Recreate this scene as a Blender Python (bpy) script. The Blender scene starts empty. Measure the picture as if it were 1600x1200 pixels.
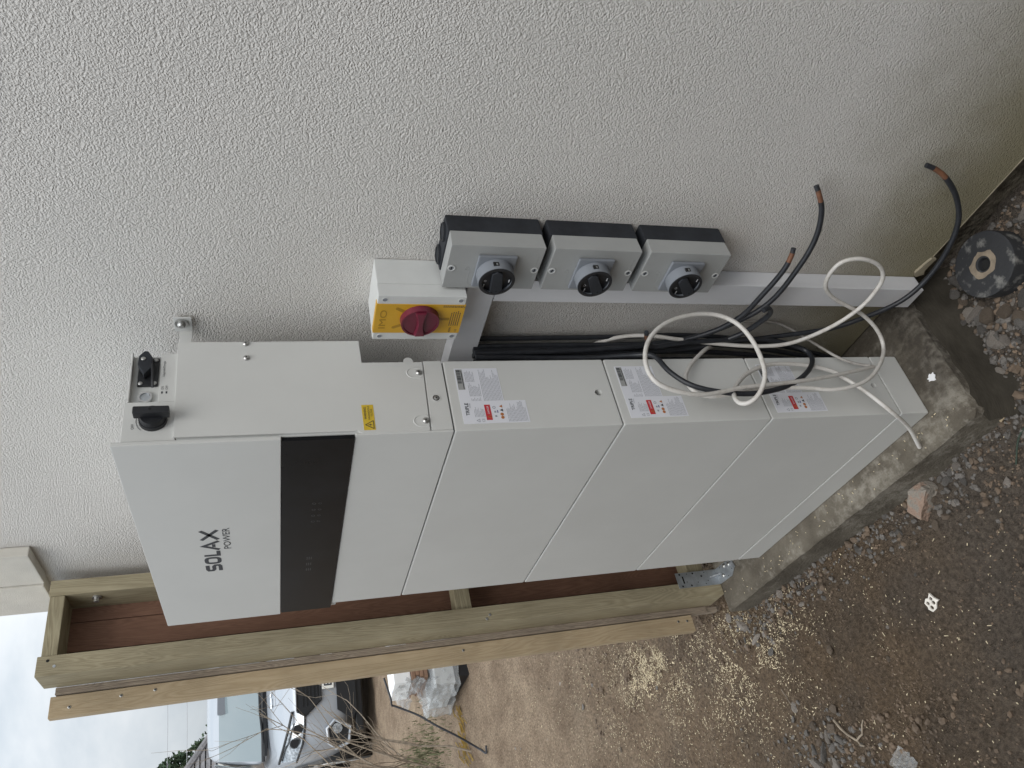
import bpy, bmesh, math, random
import numpy as np
from mathutils import Vector, Matrix, noise as mnoise

random.seed(7)
rng = np.random.default_rng(7)
S = bpy.context.scene
COL = S.collection
PI = math.pi

# ------------------------------------------------------------------ camera
CAM = Vector((1.0359, -0.6592, 1.3031))
YAW, PITCH, ROLL = 0.62934, 0.31255, -0.02033
fwd = Vector((-math.cos(YAW) * math.cos(PITCH), math.sin(YAW) * math.cos(PITCH), -math.sin(PITCH)))
rt = Vector((math.sin(YAW), math.cos(YAW), 0))
up = rt.cross(fwd)
r2 = math.cos(ROLL) * rt + math.sin(ROLL) * up
u2 = -math.sin(ROLL) * rt + math.cos(ROLL) * up
cd = bpy.data.cameras.new('camera')
cam = bpy.data.objects.new('camera', cd)
COL.objects.link(cam)
# the phone was held sideways: picture right is downwards, picture up is rightwards
M = Matrix((-u2, r2, -fwd)).transposed().to_4x4()
M.translation = CAM
cam.matrix_world = M
cd.sensor_width = 36
cd.lens = 26.62
cd.clip_start = 0.02
cd.clip_end = 400
S.camera = cam

# ------------------------------------------------------------------ light
SUN_EL, SUN_AZ = math.radians(57), math.radians(-24)     # azimuth measured from +X towards +Y
sdir = Vector((math.cos(SUN_EL) * math.cos(SUN_AZ), math.cos(SUN_EL) * math.sin(SUN_AZ), math.sin(SUN_EL)))
w = bpy.data.worlds.new('World')
S.world = w
w.use_nodes = True
nt = w.node_tree
nt.nodes.clear()
N = nt.nodes.new
sky = N('ShaderNodeTexSky')
sky.sky_type = 'NISHITA'
sky.sun_disc = False
sky.sun_elevation = SUN_EL
sky.sun_rotation = math.atan2(sdir.x, sdir.y)
sky.air_density = 1.0
sky.dust_density = 2.0
tc = N('ShaderNodeTexCoord')
mp = N('ShaderNodeMapping')
mp.inputs['Scale'].default_value = (1, 1, 1.8)
no = N('ShaderNodeTexNoise')
no.inputs['Scale'].default_value = 2.6
no.inputs['Detail'].default_value = 7
no.inputs['Roughness'].default_value = 0.55
no.inputs['Distortion'].default_value = 0.4
cr = N('ShaderNodeValToRGB')                             # broken overcast: blue-grey undersides, pale tops
cr.color_ramp.elements[0].position = 0.34
cr.color_ramp.elements[0].color = (0.43, 0.505, 0.575, 1)
cr.color_ramp.elements[1].position = 0.66
cr.color_ramp.elements[1].color = (0.86, 0.885, 0.90, 1)
sep = N('ShaderNodeSeparateXYZ')
mr = N('ShaderNodeMapRange')                             # overcast sky: brighter overhead than at the skyline
mr.inputs['From Min'].default_value = 0.0
mr.inputs['From Max'].default_value = 1.0
mr.inputs['To Min'].default_value = 5.5
mr.inputs['To Max'].default_value = 20.5
cl = N('ShaderNodeMix')
cl.data_type = 'RGBA'
cl.blend_type = 'MULTIPLY'
cl.inputs['Factor'].default_value = 1
mx = N('ShaderNodeMix')
mx.data_type = 'RGBA'
mx.inputs['Factor'].default_value = 0.93
bg = N('ShaderNodeBackground')
bg.inputs['Strength'].default_value = 0.10
ow = N('ShaderNodeOutputWorld')
L = nt.links.new
L(tc.outputs['Generated'], mp.inputs['Vector'])
L(mp.outputs['Vector'], no.inputs['Vector'])
L(no.outputs['Fac'], cr.inputs['Fac'])
L(tc.outputs['Generated'], sep.inputs['Vector'])
L(sep.outputs['Z'], mr.inputs['Value'])
L(mr.outputs['Result'], cl.inputs['B'])
L(cr.outputs['Color'], cl.inputs['A'])
L(sky.outputs['Color'], mx.inputs['A'])
L(cl.outputs['Result'], mx.inputs['B'])
L(mx.outputs['Result'], bg.inputs['Color'])
L(bg.outputs['Background'], ow.inputs['Surface'])

sl = bpy.data.lights.new('sun', 'SUN')
sl.energy = 1.25
sl.angle = math.radians(40)
sl.color = (1.0, 0.96, 0.905)
so = bpy.data.objects.new('sun', sl)
so.rotation_euler = sdir.to_track_quat('Z', 'Y').to_euler()
COL.objects.link(so)
S.view_settings.view_transform = 'Standard'
S.view_settings.look = 'None'
S.view_settings.gamma = 1
S.view_settings.exposure = 0.46
S.view_settings.use_curve_mapping = False
S.render.engine = 'CYCLES'
S.cycles.max_bounces = 6


# ------------------------------------------------------------------ materials
def mat(name, col, rough=0.6, var=0.0, vscale=8, bump=0.0, bscale=200, metal=0.0, spec=None, stretch=None,
        col2=None, bdist=0.002, detail=6, ramp=(0.35, 0.65), objrand=0.0, coat=0.0, rvar=0.0):
    m = bpy.data.materials.new(name)
    m.use_nodes = True
    t = m.node_tree
    b = t.nodes['Principled BSDF']
    b.inputs['Base Color'].default_value = (*col, 1)
    b.inputs['Roughness'].default_value = rough
    b.inputs['Metallic'].default_value = metal
    if coat:
        b.inputs['Coat Weight'].default_value = coat
    if spec is not None:
        b.inputs['Specular IOR Level'].default_value = spec
    c = t.nodes.new('ShaderNodeTexCoord')
    mpn = t.nodes.new('ShaderNodeMapping')
    mpn.name = 'map'
    if stretch:
        mpn.inputs['Scale'].default_value = stretch
    t.links.new(c.outputs['Object'], mpn.inputs['Vector'])
    last = None
    if var or col2:
        n = t.nodes.new('ShaderNodeTexNoise')
        n.inputs['Scale'].default_value = vscale
        n.inputs['Detail'].default_value = detail
        n.inputs['Roughness'].default_value = 0.62
        t.links.new(mpn.outputs['Vector'], n.inputs['Vector'])
        r = t.nodes.new('ShaderNodeValToRGB')
        r.color_ramp.elements[0].position = ramp[0]
        r.color_ramp.elements[1].position = ramp[1]
        c2 = col2 if col2 else tuple(min(1, x * (1 + var)) for x in col)
        c1 = col if col2 else tuple(x * (1 - var) for x in col)
        r.color_ramp.elements[0].color = (*c1, 1)
        r.color_ramp.elements[1].color = (*c2, 1)
        t.links.new(n.outputs['Fac'], r.inputs['Fac'])
        last = r.outputs['Color']
        if rvar:
            q = t.nodes.new('ShaderNodeMapRange')
            q.inputs['To Min'].default_value = max(0.02, rough - rvar)
            q.inputs['To Max'].default_value = min(1, rough + rvar)
            t.links.new(n.outputs['Fac'], q.inputs['Value'])
            t.links.new(q.outputs['Result'], b.inputs['Roughness'])
    if objrand:
        oi = t.nodes.new('ShaderNodeObjectInfo')
        hs = t.nodes.new('ShaderNodeHueSaturation')
        q = t.nodes.new('ShaderNodeMapRange')
        q.inputs['To Min'].default_value = 1 - objrand
        q.inputs['To Max'].default_value = 1 + objrand
        t.links.new(oi.outputs['Random'], q.inputs['Value'])
        t.links.new(q.outputs['Result'], hs.inputs['Value'])
        if last:
            t.links.new(last, hs.inputs['Color'])
        else:
            hs.inputs['Color'].default_value = (*col, 1)
        last = hs.outputs['Color']
    if last:
        t.links.new(last, b.inputs['Base Color'])
    if bump:
        n2 = t.nodes.new('ShaderNodeTexNoise')
        n2.inputs['Scale'].default_value = bscale
        n2.inputs['Detail'].default_value = 5
        t.links.new(mpn.outputs['Vector'], n2.inputs['Vector'])
        bp = t.nodes.new('ShaderNodeBump')
        bp.inputs['Strength'].default_value = bump
        bp.inputs['Distance'].default_value = bdist
        t.links.new(n2.outputs['Fac'], bp.inputs['Height'])
        t.links.new(bp.outputs['Normal'], b.inputs['Normal'])
    return m


def nodes_of(m):
    t = m.node_tree
    return t, t.nodes['Principled BSDF'], t.nodes.new, t.links.new


def roughcast(name, base, damp):
    """worm-cast textured render: coarse relief, algae and splash dirt near the ground"""
    m = bpy.data.materials.new(name)
    m.use_nodes = True
    t, b, Nn, Ln = nodes_of(m)
    b.inputs['Roughness'].default_value = 0.9
    b.inputs['Specular IOR Level'].default_value = 0.2
    c = Nn('ShaderNodeTexCoord')
    wv = Nn('ShaderNodeTexNoise')                      # warps the cells so they run together
    wv.inputs['Scale'].default_value = 95
    wv.inputs['Detail'].default_value = 3
    Ln(c.outputs['Object'], wv.inputs['Vector'])
    wm = Nn('ShaderNodeVectorMath')
    wm.operation = 'SCALE'
    wm.inputs['Scale'].default_value = 0.009
    Ln(wv.outputs['Color'], wm.inputs[0])
    wa = Nn('ShaderNodeVectorMath')
    Ln(c.outputs['Object'], wa.inputs[0])
    Ln(wm.outputs['Vector'], wa.inputs[1])
    n1 = Nn('ShaderNodeTexNoise')
    n1.inputs['Scale'].default_value = 240
    n1.inputs['Detail'].default_value = 4
    n1.inputs['Roughness'].default_value = 0.6
    Ln(wa.outputs['Vector'], n1.inputs['Vector'])
    v1 = Nn('ShaderNodeTexVoronoi')
    v1.feature = 'SMOOTH_F1'
    v1.inputs['Scale'].default_value = 345
    v1.inputs['Smoothness'].default_value = 0.35
    Ln(wa.outputs['Vector'], v1.inputs['Vector'])
    n3 = Nn('ShaderNodeTexNoise')
    n3.inputs['Scale'].default_value = 420
    n3.inputs['Detail'].default_value = 3
    Ln(c.outputs['Object'], n3.inputs['Vector'])
    a1 = Nn('ShaderNodeMath')
    a1.operation = 'MULTIPLY_ADD'
    a1.inputs[1].default_value = -0.75
    Ln(v1.outputs['Distance'], a1.inputs[0])
    Ln(n1.outputs['Fac'], a1.inputs[2])
    a2 = Nn('ShaderNodeMath')
    a2.operation = 'MULTIPLY_ADD'
    a2.inputs[1].default_value = 0.32
    Ln(n3.outputs['Fac'], a2.inputs[0])
    Ln(a1.outputs['Value'], a2.inputs[2])
    bp = Nn('ShaderNodeBump')
    bp.inputs['Strength'].default_value = 1.0
    bp.inputs['Distance'].default_value = 0.0023
    Ln(a2.outputs['Value'], bp.inputs['Height'])
    Ln(bp.outputs['Normal'], b.inputs['Normal'])
    # colour: clean cream above, algae green and soil splash towards the ground, faint blotches
    sx = Nn('ShaderNodeSeparateXYZ')
    Ln(c.outputs['Object'], sx.inputs['Vector'])
    nb = Nn('ShaderNodeTexNoise')
    nb.inputs['Scale'].default_value = 3.2
    nb.inputs['Detail'].default_value = 8
    nb.inputs['Roughness'].default_value = 0.65
    Ln(c.outputs['Object'], nb.inputs['Vector'])
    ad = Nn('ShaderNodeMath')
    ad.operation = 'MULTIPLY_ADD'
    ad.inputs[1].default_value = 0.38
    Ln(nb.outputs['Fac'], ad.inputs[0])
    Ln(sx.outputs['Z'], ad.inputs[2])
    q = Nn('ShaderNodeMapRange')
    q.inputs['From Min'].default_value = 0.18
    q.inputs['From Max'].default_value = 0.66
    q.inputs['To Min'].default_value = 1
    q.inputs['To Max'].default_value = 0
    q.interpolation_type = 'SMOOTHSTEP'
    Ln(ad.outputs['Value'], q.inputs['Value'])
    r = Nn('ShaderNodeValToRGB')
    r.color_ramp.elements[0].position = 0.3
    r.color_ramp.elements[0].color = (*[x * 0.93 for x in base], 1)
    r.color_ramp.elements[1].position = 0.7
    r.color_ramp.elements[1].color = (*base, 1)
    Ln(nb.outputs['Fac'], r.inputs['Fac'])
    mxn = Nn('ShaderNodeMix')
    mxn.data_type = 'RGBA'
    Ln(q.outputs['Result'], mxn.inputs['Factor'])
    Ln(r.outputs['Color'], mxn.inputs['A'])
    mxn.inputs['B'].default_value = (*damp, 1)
    # grit: tiny dark and pale grains in the mix
    gr = Nn('ShaderNodeValToRGB')
    gr.color_ramp.elements[0].position = 0.3
    gr.color_ramp.elements[0].color = (0.90, 0.89, 0.88, 1)
    gr.color_ramp.elements[1].position = 0.62
    gr.color_ramp.elements[1].color = (1, 1, 1, 1)
    Ln(n3.outputs['Fac'], gr.inputs['Fac'])
    mm = Nn('ShaderNodeMix')
    mm.data_type = 'RGBA'
    mm.blend_type = 'MULTIPLY'
    mm.inputs['Factor'].default_value = 1
    Ln(mxn.outputs['Result'], mm.inputs['A'])
    Ln(gr.outputs['Color'], mm.inputs['B'])
    Ln(mm.outputs['Result'], b.inputs['Base Color'])
    return m


def wood(name, c1, c2, axis='z', gscale=1.0, knots=True):
    m = bpy.data.materials.new(name)
    m.use_nodes = True
    t, b, Nn, Ln = nodes_of(m)
    b.inputs['Roughness'].default_value = 0.75
    b.inputs['Specular IOR Level'].default_value = 0.25
    c = Nn('ShaderNodeTexCoord')
    mpn = Nn('ShaderNodeMapping')
    st = {'x': (0.09, 1, 1), 'y': (1, 0.09, 1), 'z': (1, 1, 0.09)}[axis]
    mpn.inputs['Scale'].default_value = tuple(s * gscale for s in st)
    Ln(c.outputs['Object'], mpn.inputs['Vector'])
    n = Nn('ShaderNodeTexNoise')
    n.inputs['Scale'].default_value = 16
    n.inputs['Detail'].default_value = 2
    n.inputs['Distortion'].default_value = 0.8
    Ln(mpn.outputs['Vector'], n.inputs['Vector'])
    mu = Nn('ShaderNodeMath')
    mu.operation = 'MULTIPLY'
    mu.inputs[1].default_value = 24
    Ln(n.outputs['Fac'], mu.inputs[0])
    fr = Nn('ShaderNodeMath')
    fr.operation = 'PINGPONG'
    fr.inputs[1].default_value = 0.5
    Ln(mu.outputs['Value'], fr.inputs[0])
    n2 = Nn('ShaderNodeTexNoise')
    n2.inputs['Scale'].default_value = 330
    n2.inputs['Detail'].default_value = 4
    Ln(mpn.outputs['Vector'], n2.inputs['Vector'])
    ad = Nn('ShaderNodeMath')
    ad.operation = 'MULTIPLY_ADD'
    ad.inputs[1].default_value = 0.75
    Ln(n2.outputs['Fac'], ad.inputs[0])
    Ln(fr.outputs['Value'], ad.inputs[2])
    r = Nn('ShaderNodeValToRGB')
    r.color_ramp.elements[0].position = 0.3
    r.color_ramp.elements[0].color = (*c2, 1)
    r.color_ramp.elements[1].position = 0.85
    r.color_ramp.elements[1].color = (*c1, 1)
    Ln(ad.outputs['Value'], r.inputs['Fac'])
    big = Nn('ShaderNodeTexNoise')
    big.inputs['Scale'].default_value = 5
    big.inputs['Detail'].default_value = 4
    Ln(c.outputs['Object'], big.inputs['Vector'])
    hs = Nn('ShaderNodeHueSaturation')
    q = Nn('ShaderNodeMapRange')
    q.inputs['From Min'].default_value = 0.3
    q.inputs['From Max'].default_value = 0.7
    q.inputs['To Min'].default_value = 0.82
    q.inputs['To Max'].default_value = 1.14
    Ln(big.outputs['Fac'], q.inputs['Value'])
    Ln(q.outputs['Result'], hs.inputs['Value'])
    Ln(r.outputs['Color'], hs.inputs['Color'])
    Ln(hs.outputs['Color'], b.inputs['Base Color'])
    bp = Nn('ShaderNodeBump')
    bp.inputs['Strength'].default_value = 0.5
    bp.inputs['Distance'].default_value = 0.0012
    Ln(ad.outputs['Value'], bp.inputs['Height'])
    Ln(bp.outputs['Normal'], b.inputs['Normal'])
    return m


def soil(name):
    m = bpy.data.materials.new(name)
    m.use_nodes = True
    t, b, Nn, Ln = nodes_of(m)
    b.inputs['Roughness'].default_value = 0.95
    b.inputs['Specular IOR Level'].default_value = 0.15
    c = Nn('ShaderNodeTexCoord')

    def nz(scale, detail, rough=0.6, src=None):
        n = Nn('ShaderNodeTexNoise')
        n.inputs['Scale'].default_value = scale
        n.inputs['Detail'].default_value = detail
        n.inputs['Roughness'].default_value = rough
        Ln(c.outputs['Object'], n.inputs['Vector'])
        return n
    a = nz(2.3, 7)
    r = Nn('ShaderNodeValToRGB')
    e = r.color_ramp.elements
    e[0].position = 0.34
    e[0].color = (0.098, 0.080, 0.064, 1)
    e[1].position = 0.66
    e[1].color = (0.176, 0.129, 0.087, 1)
    x = e.new(0.5)
    x.color = (0.140, 0.102, 0.070, 1)
    Ln(a.outputs['Fac'], r.inputs['Fac'])
    # paler ground along the drive: the brighter light there is put into the colour
    sx = Nn('ShaderNodeSeparateXYZ')
    Ln(c.outputs['Object'], sx.inputs['Vector'])
    q = Nn('ShaderNodeMapRange')
    q.inputs['From Min'].default_value = -0.8
    q.inputs['From Max'].default_value = -2.9
    Ln(sx.outputs['X'], q.inputs['Value'])
    mxn = Nn('ShaderNodeMix')
    mxn.data_type = 'RGBA'
    Ln(q.outputs['Result'], mxn.inputs['Factor'])
    # greyer gritty spoil at the near right-hand side
    q2 = Nn('ShaderNodeMapRange')
    q2.interpolation_type = 'SMOOTHSTEP'
    q2.inputs['From Min'].default_value = -0.62
    q2.inputs['From Max'].default_value = -0.05
    q2.inputs['To Max'].default_value = 0.85
    wob = nz(3.5, 5)
    wadd = Nn('ShaderNodeMath')
    wadd.operation = 'MULTIPLY_ADD'
    wadd.inputs[1].default_value = 0.7
    Ln(wob.outputs['Fac'], wadd.inputs[0])
    wsub = Nn('ShaderNodeMath')
    wsub.operation = 'SUBTRACT'
    wsub.inputs[1].default_value = 0.35
    Ln(wadd.outputs['Value'], wsub.inputs[0])
    Ln(sx.outputs['X'], wadd.inputs[2])
    Ln(wsub.outputs['Value'], q2.inputs['Value'])
    gmix = Nn('ShaderNodeMix')
    gmix.data_type = 'RGBA'
    Ln(q2.outputs['Result'], gmix.inputs['Factor'])
    Ln(r.outputs['Color'], gmix.inputs['A'])
    gmix.inputs['B'].default_value = (0.115, 0.099, 0.085, 1)
    Ln(gmix.outputs['Result'], mxn.inputs['A'])
    a2 = nz(5, 8, 0.7)
    rr = Nn('ShaderNodeValToRGB')
    rr.color_ramp.elements[0].position = 0.35
    rr.color_ramp.elements[0].color = (0.205, 0.150, 0.106, 1)
    rr.color_ramp.elements[1].position = 0.68
    rr.color_ramp.elements[1].color = (0.355, 0.275, 0.198, 1)
    Ln(a2.outputs['Fac'], rr.inputs['Fac'])
    Ln(rr.outputs['Color'], mxn.inputs['B'])
    g = nz(95, 6, 0.7)
    gr = Nn('ShaderNodeValToRGB')
    gr.color_ramp.elements[0].position = 0.3
    gr.color_ramp.elements[0].color = (0.45, 0.45, 0.45, 1)
    gr.color_ramp.elements[1].position = 0.7
    gr.color_ramp.elements[1].color = (1.5, 1.48, 1.45, 1)
    Ln(g.outputs['Fac'], gr.inputs['Fac'])
    mm = Nn('ShaderNodeMix')
    mm.data_type = 'RGBA'
    mm.blend_type = 'MULTIPLY'
    mm.inputs['Factor'].default_value = 1
    Ln(mxn.outputs['Result'], mm.inputs['A'])
    Ln(gr.outputs['Color'], mm.inputs['B'])
    Ln(mm.outputs['Result'], b.inputs['Base Color'])
    g2 = nz(260, 4, 0.65)
    ad = Nn('ShaderNodeMath')
    ad.operation = 'MULTIPLY_ADD'
    ad.inputs[1].default_value = 0.5
    Ln(g2.outputs['Fac'], ad.inputs[0])
    Ln(g.outputs['Fac'], ad.inputs[2])
    bp = Nn('ShaderNodeBump')
    bp.inputs['Strength'].default_value = 1.0
    bp.inputs['Distance'].default_value = 0.017
    Ln(ad.outputs['Value'], bp.inputs['Height'])
    Ln(bp.outputs['Normal'], b.inputs['Normal'])
    return m


def concrete(name, c1, c2, white):
    m = mat(name, c1, 0.92, spec=0.2, col2=c2, vscale=11, bump=0.8, bscale=150, bdist=0.004, detail=9, ramp=(0.36, 0.66))
    t, b, Nn, Ln = nodes_of(m)
    src = b.inputs['Base Color'].links[0].from_socket
    c = Nn('ShaderNodeTexCoord')
    n = Nn('ShaderNodeTexNoise')
    n.inputs['Scale'].default_value = 42
    n.inputs['Detail'].default_value = 8
    n.inputs['Roughness'].default_value = 0.7
    Ln(c.outputs['Object'], n.inputs['Vector'])
    n2 = Nn('ShaderNodeTexNoise')
    n2.inputs['Scale'].default_value = 6
    n2.inputs['Detail'].default_value = 3
    Ln(c.outputs['Object'], n2.inputs['Vector'])
    ad = Nn('ShaderNodeMath')
    Ln(n.outputs['Fac'], ad.inputs[0])
    Ln(n2.outputs['Fac'], ad.inputs[1])
    q = Nn('ShaderNodeMapRange')
    q.inputs['From Min'].default_value = 1.04
    q.inputs['From Max'].default_value = 1.26
    q.inputs['To Max'].default_value = 0.6
    Ln(ad.outputs['Value'], q.inputs['Value'])
    mxn = Nn('ShaderNodeMix')
    mxn.data_type = 'RGBA'
    Ln(q.outputs['Result'], mxn.inputs['Factor'])
    Ln(src, mxn.inputs['A'])
    mxn.inputs['B'].default_value = (*white, 1)
    # darker, mottled patch at the back of the right-hand end
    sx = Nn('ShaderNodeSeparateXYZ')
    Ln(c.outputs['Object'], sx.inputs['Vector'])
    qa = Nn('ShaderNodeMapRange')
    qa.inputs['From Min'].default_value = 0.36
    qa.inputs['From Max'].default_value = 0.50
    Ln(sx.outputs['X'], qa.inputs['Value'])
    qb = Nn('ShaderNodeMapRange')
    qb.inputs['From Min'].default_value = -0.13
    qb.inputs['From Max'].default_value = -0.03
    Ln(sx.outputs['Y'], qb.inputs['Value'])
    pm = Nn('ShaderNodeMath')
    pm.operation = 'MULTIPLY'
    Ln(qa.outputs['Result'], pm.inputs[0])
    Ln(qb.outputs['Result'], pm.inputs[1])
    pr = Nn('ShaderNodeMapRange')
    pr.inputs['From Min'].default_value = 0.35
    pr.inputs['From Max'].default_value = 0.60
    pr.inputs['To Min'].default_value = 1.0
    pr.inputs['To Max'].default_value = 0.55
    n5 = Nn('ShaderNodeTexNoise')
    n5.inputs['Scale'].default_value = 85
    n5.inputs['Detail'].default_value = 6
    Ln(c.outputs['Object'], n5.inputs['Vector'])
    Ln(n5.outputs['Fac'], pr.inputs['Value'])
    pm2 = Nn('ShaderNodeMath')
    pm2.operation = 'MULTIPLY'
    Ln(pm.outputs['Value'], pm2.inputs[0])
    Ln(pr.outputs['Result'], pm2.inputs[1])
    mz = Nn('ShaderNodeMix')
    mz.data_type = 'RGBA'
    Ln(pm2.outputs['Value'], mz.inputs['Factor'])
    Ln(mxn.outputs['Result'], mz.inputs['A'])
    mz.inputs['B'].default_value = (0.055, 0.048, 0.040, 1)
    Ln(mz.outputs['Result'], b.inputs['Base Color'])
    return m


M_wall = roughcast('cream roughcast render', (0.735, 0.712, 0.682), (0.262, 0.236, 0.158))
M_band = mat('smooth render band', (0.60, 0.575, 0.52), 0.9, var=0.05, vscale=20, bump=0.5, bscale=420, bdist=0.003)
M_bead = mat('pale stop bead', (0.27, 0.235, 0.17), 0.7, var=0.2, vscale=30)
M_found = mat('damp footing masonry', (0.06, 0.05, 0.037), 0.95, spec=0.2, col2=(0.15, 0.13, 0.1), vscale=30, bump=1, bscale=90, bdist=0.01)
M_white = mat('white powder coat', (0.575, 0.578, 0.562), 0.52, var=0.025, vscale=5, bump=0.05, bscale=900, bdist=0.0004, rvar=0.05)
M_whitein = mat('white powder coat interior', (0.5, 0.51, 0.5), 0.5)
M_seam = mat('dark rubber seam', (0.06, 0.062, 0.065), 0.8)
M_glass = mat('black display glass', (0.010, 0.0105, 0.012), 0.30, var=0.25, vscale=9, rvar=0.08, spec=0.09)
M_icon = mat('faint grey icon print', (0.05, 0.052, 0.055), 0.5)
M_print = mat('charcoal print', (0.035, 0.038, 0.045), 0.6)
M_label = mat('white paper label', (0.70, 0.71, 0.76), 0.5)
M_labgrey = mat('grey print', (0.30, 0.31, 0.34), 0.6)
M_labmid = mat('grey barcode block', (0.33, 0.335, 0.33), 0.6)
M_red = mat('red print', (0.50, 0.03, 0.04), 0.5)
M_blue = mat('navy print', (0.03, 0.03, 0.2), 0.5)
M_orange = mat('orange brown print', (0.42, 0.16, 0.05), 0.5)
M_yellow = mat('yellow label', (0.60, 0.42, 0.03), 0.45)
M_yelplas = mat('yellow plastic', (0.60, 0.335, 0.018), 0.42, var=0.04, vscale=30)
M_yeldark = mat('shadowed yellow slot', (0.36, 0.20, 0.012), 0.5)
M_redplas = mat('dark red plastic', (0.135, 0.013, 0.032), 0.40, var=0.1, vscale=20)
M_steel = mat('zinc plated steel', (0.47, 0.47, 0.46), 0.42, metal=0.9, var=0.12, vscale=60)
M_galv = mat('galvanised sheet', (0.47, 0.50, 0.53), 0.42, metal=0.75, var=0.16, vscale=40, rvar=0.1)
M_dark = mat('dark hole', (0.01, 0.01, 0.01), 0.9)
M_black = mat('black plastic', (0.012, 0.013, 0.016), 0.45, var=0.2, vscale=60, bump=0.15, bscale=900, bdist=0.0004)
M_slate = mat('dark grey plastic', (0.024, 0.0265, 0.032), 0.65, spec=0.3, var=0.2, vscale=30, bump=0.2, bscale=700, bdist=0.0004)
M_isogrey = mat('light grey plastic', (0.335, 0.342, 0.338), 0.45, var=0.03, vscale=20)
M_yelbox = mat('pale grey plastic', (0.60, 0.61, 0.60), 0.45, var=0.03, vscale=20)
M_knobgrey = mat('mid grey plastic', (0.20, 0.215, 0.24), 0.45)
M_pvc = mat('white trunking plastic', (0.66, 0.665, 0.69), 0.35, var=0.03, vscale=12)
M_cabblk = mat('black cable sheath', (0.020, 0.022, 0.027), 0.42, var=0.25, vscale=60)
M_cabwht = mat('off white cable sheath', (0.58, 0.56, 0.53), 0.45, col2=(0.44, 0.41, 0.37), vscale=70, ramp=(0.5, 0.75))
M_cabgry = mat('dusty grey cable sheath', (0.40, 0.385, 0.365), 0.5, col2=(0.3, 0.28, 0.26), vscale=70)
M_copper = mat('brown cable core', (0.165, 0.075, 0.042), 0.5, var=0.25, vscale=120)
M_wgreen = wood('green treated timber', (0.36, 0.315, 0.215), (0.262, 0.224, 0.145), 'z')
M_wgreeny = wood('green treated timber crosswise', (0.35, 0.31, 0.21), (0.235, 0.20, 0.13), 'y')
M_wbat = wood('planed tan timber', (0.47, 0.375, 0.25), (0.39, 0.30, 0.19), 'z')
M_wply = wood('weathered ply edge', (0.36, 0.30, 0.235), (0.22, 0.18, 0.145), 'z', 1.6)
M_wred = wood('red brown boards', (0.225, 0.125, 0.085), (0.17, 0.09, 0.062), 'z', 1.3)
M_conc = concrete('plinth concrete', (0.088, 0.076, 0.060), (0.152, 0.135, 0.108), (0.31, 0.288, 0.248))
M_concd = mat('damp smooth concrete', (0.024, 0.0205, 0.0155), 0.85, spec=0.2, col2=(0.048, 0.042, 0.033), vscale=9, bump=0.5, bscale=60, bdist=0.004, stretch=(1, 1, 3))
M_soil = soil('bare soil')
M_crumb = mat('soil crumbs', (0.095, 0.072, 0.054), 0.95, col2=(0.19, 0.138, 0.097), vscale=9)
M_chip = mat('pale wood shavings', (0.60, 0.51, 0.35), 0.8, var=0.22, vscale=14)
M_stg = mat('grey stone', (0.125, 0.114, 0.104), 0.92, col2=(0.255, 0.235, 0.215), vscale=35, bump=1, bscale=130, bdist=0.006, objrand=0.3)
M_stb = mat('brown stone', (0.15, 0.112, 0.08), 0.92, col2=(0.235, 0.185, 0.14), vscale=35, bump=1, bscale=130, bdist=0.006, objrand=0.25)
M_stp = mat('pale pinkish stone', (0.29, 0.245, 0.21), 0.92, col2=(0.42, 0.38, 0.34), vscale=30, bump=1, bscale=130, bdist=0.006, objrand=0.18)
M_brick = mat('broken brick', (0.27, 0.19, 0.145), 0.92, col2=(0.235, 0.21, 0.18), vscale=24, bump=1, bscale=110, bdist=0.008, ramp=(0.47, 0.53))
M_cap = mat('scuffed black rubber', (0.028, 0.029, 0.032), 0.7, col2=(0.24, 0.235, 0.22), vscale=34, bump=0.4, bscale=120, ramp=(0.53, 0.72))
M_capdirt = mat('tan dirt ring', (0.24, 0.195, 0.145), 0.9, var=0.2, vscale=60)
M_plwhite = mat('white plastic scrap', (0.66, 0.62, 0.56), 0.5, var=0.15, vscale=60)
M_film = bpy.data.materials.new('clear plastic film')
M_film.use_nodes = True
_b = M_film.node_tree.nodes['Principled BSDF']
_b.inputs['Base Color'].default_value = (0.52, 0.54, 0.55, 1)
_b.inputs['Roughness'].default_value = 0.18
_b.inputs['Alpha'].default_value = 0.36
M_carp = mat('silver car paint', (0.36, 0.385, 0.42), 0.42, metal=0.35, coat=0.4)
M_carglass = mat('car glass', (0.17, 0.21, 0.225), 0.08, spec=0.6)
M_carblk = mat('car black trim', (0.012, 0.013, 0.015), 0.4)
M_tyre = mat('tyre rubber', (0.02, 0.02, 0.02), 0.8)
M_chrome = mat('chrome trim', (0.72, 0.73, 0.74), 0.15, metal=1)
M_lens = mat('lamp lens', (0.35, 0.37, 0.39), 0.1, metal=0.6, var=0.5, vscale=40)
M_plate = mat('number plate', (0.72, 0.72, 0.68), 0.4)
M_decal = mat('white vinyl lettering', (0.82, 0.83, 0.85), 0.5)
M_twig = mat('bare twigs', (0.26, 0.215, 0.165), 0.9, var=0.3, vscale=40)
M_grass = mat('rough grass', (0.075, 0.088, 0.038), 0.9, col2=(0.16, 0.155, 0.085), vscale=9)
M_leaf = mat('evergreen leaves', (0.035, 0.058, 0.035), 0.95, col2=(0.075, 0.105, 0.065), vscale=3, spec=0.1)
M_tile = mat('grey roof tiles', (0.15, 0.145, 0.15), 0.85, var=0.25, vscale=6, bump=0.6, bscale=14, bdist=0.05)
M_house = mat('pale house wall', (0.62, 0.6, 0.56), 0.9)
M_timber = mat('stacked brown timber', (0.23, 0.135, 0.085), 0.8, var=0.2, vscale=30, stretch=(1, 0.1, 1))
M_boxw = mat('white carton', (0.80, 0.80, 0.79), 0.6)
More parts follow.
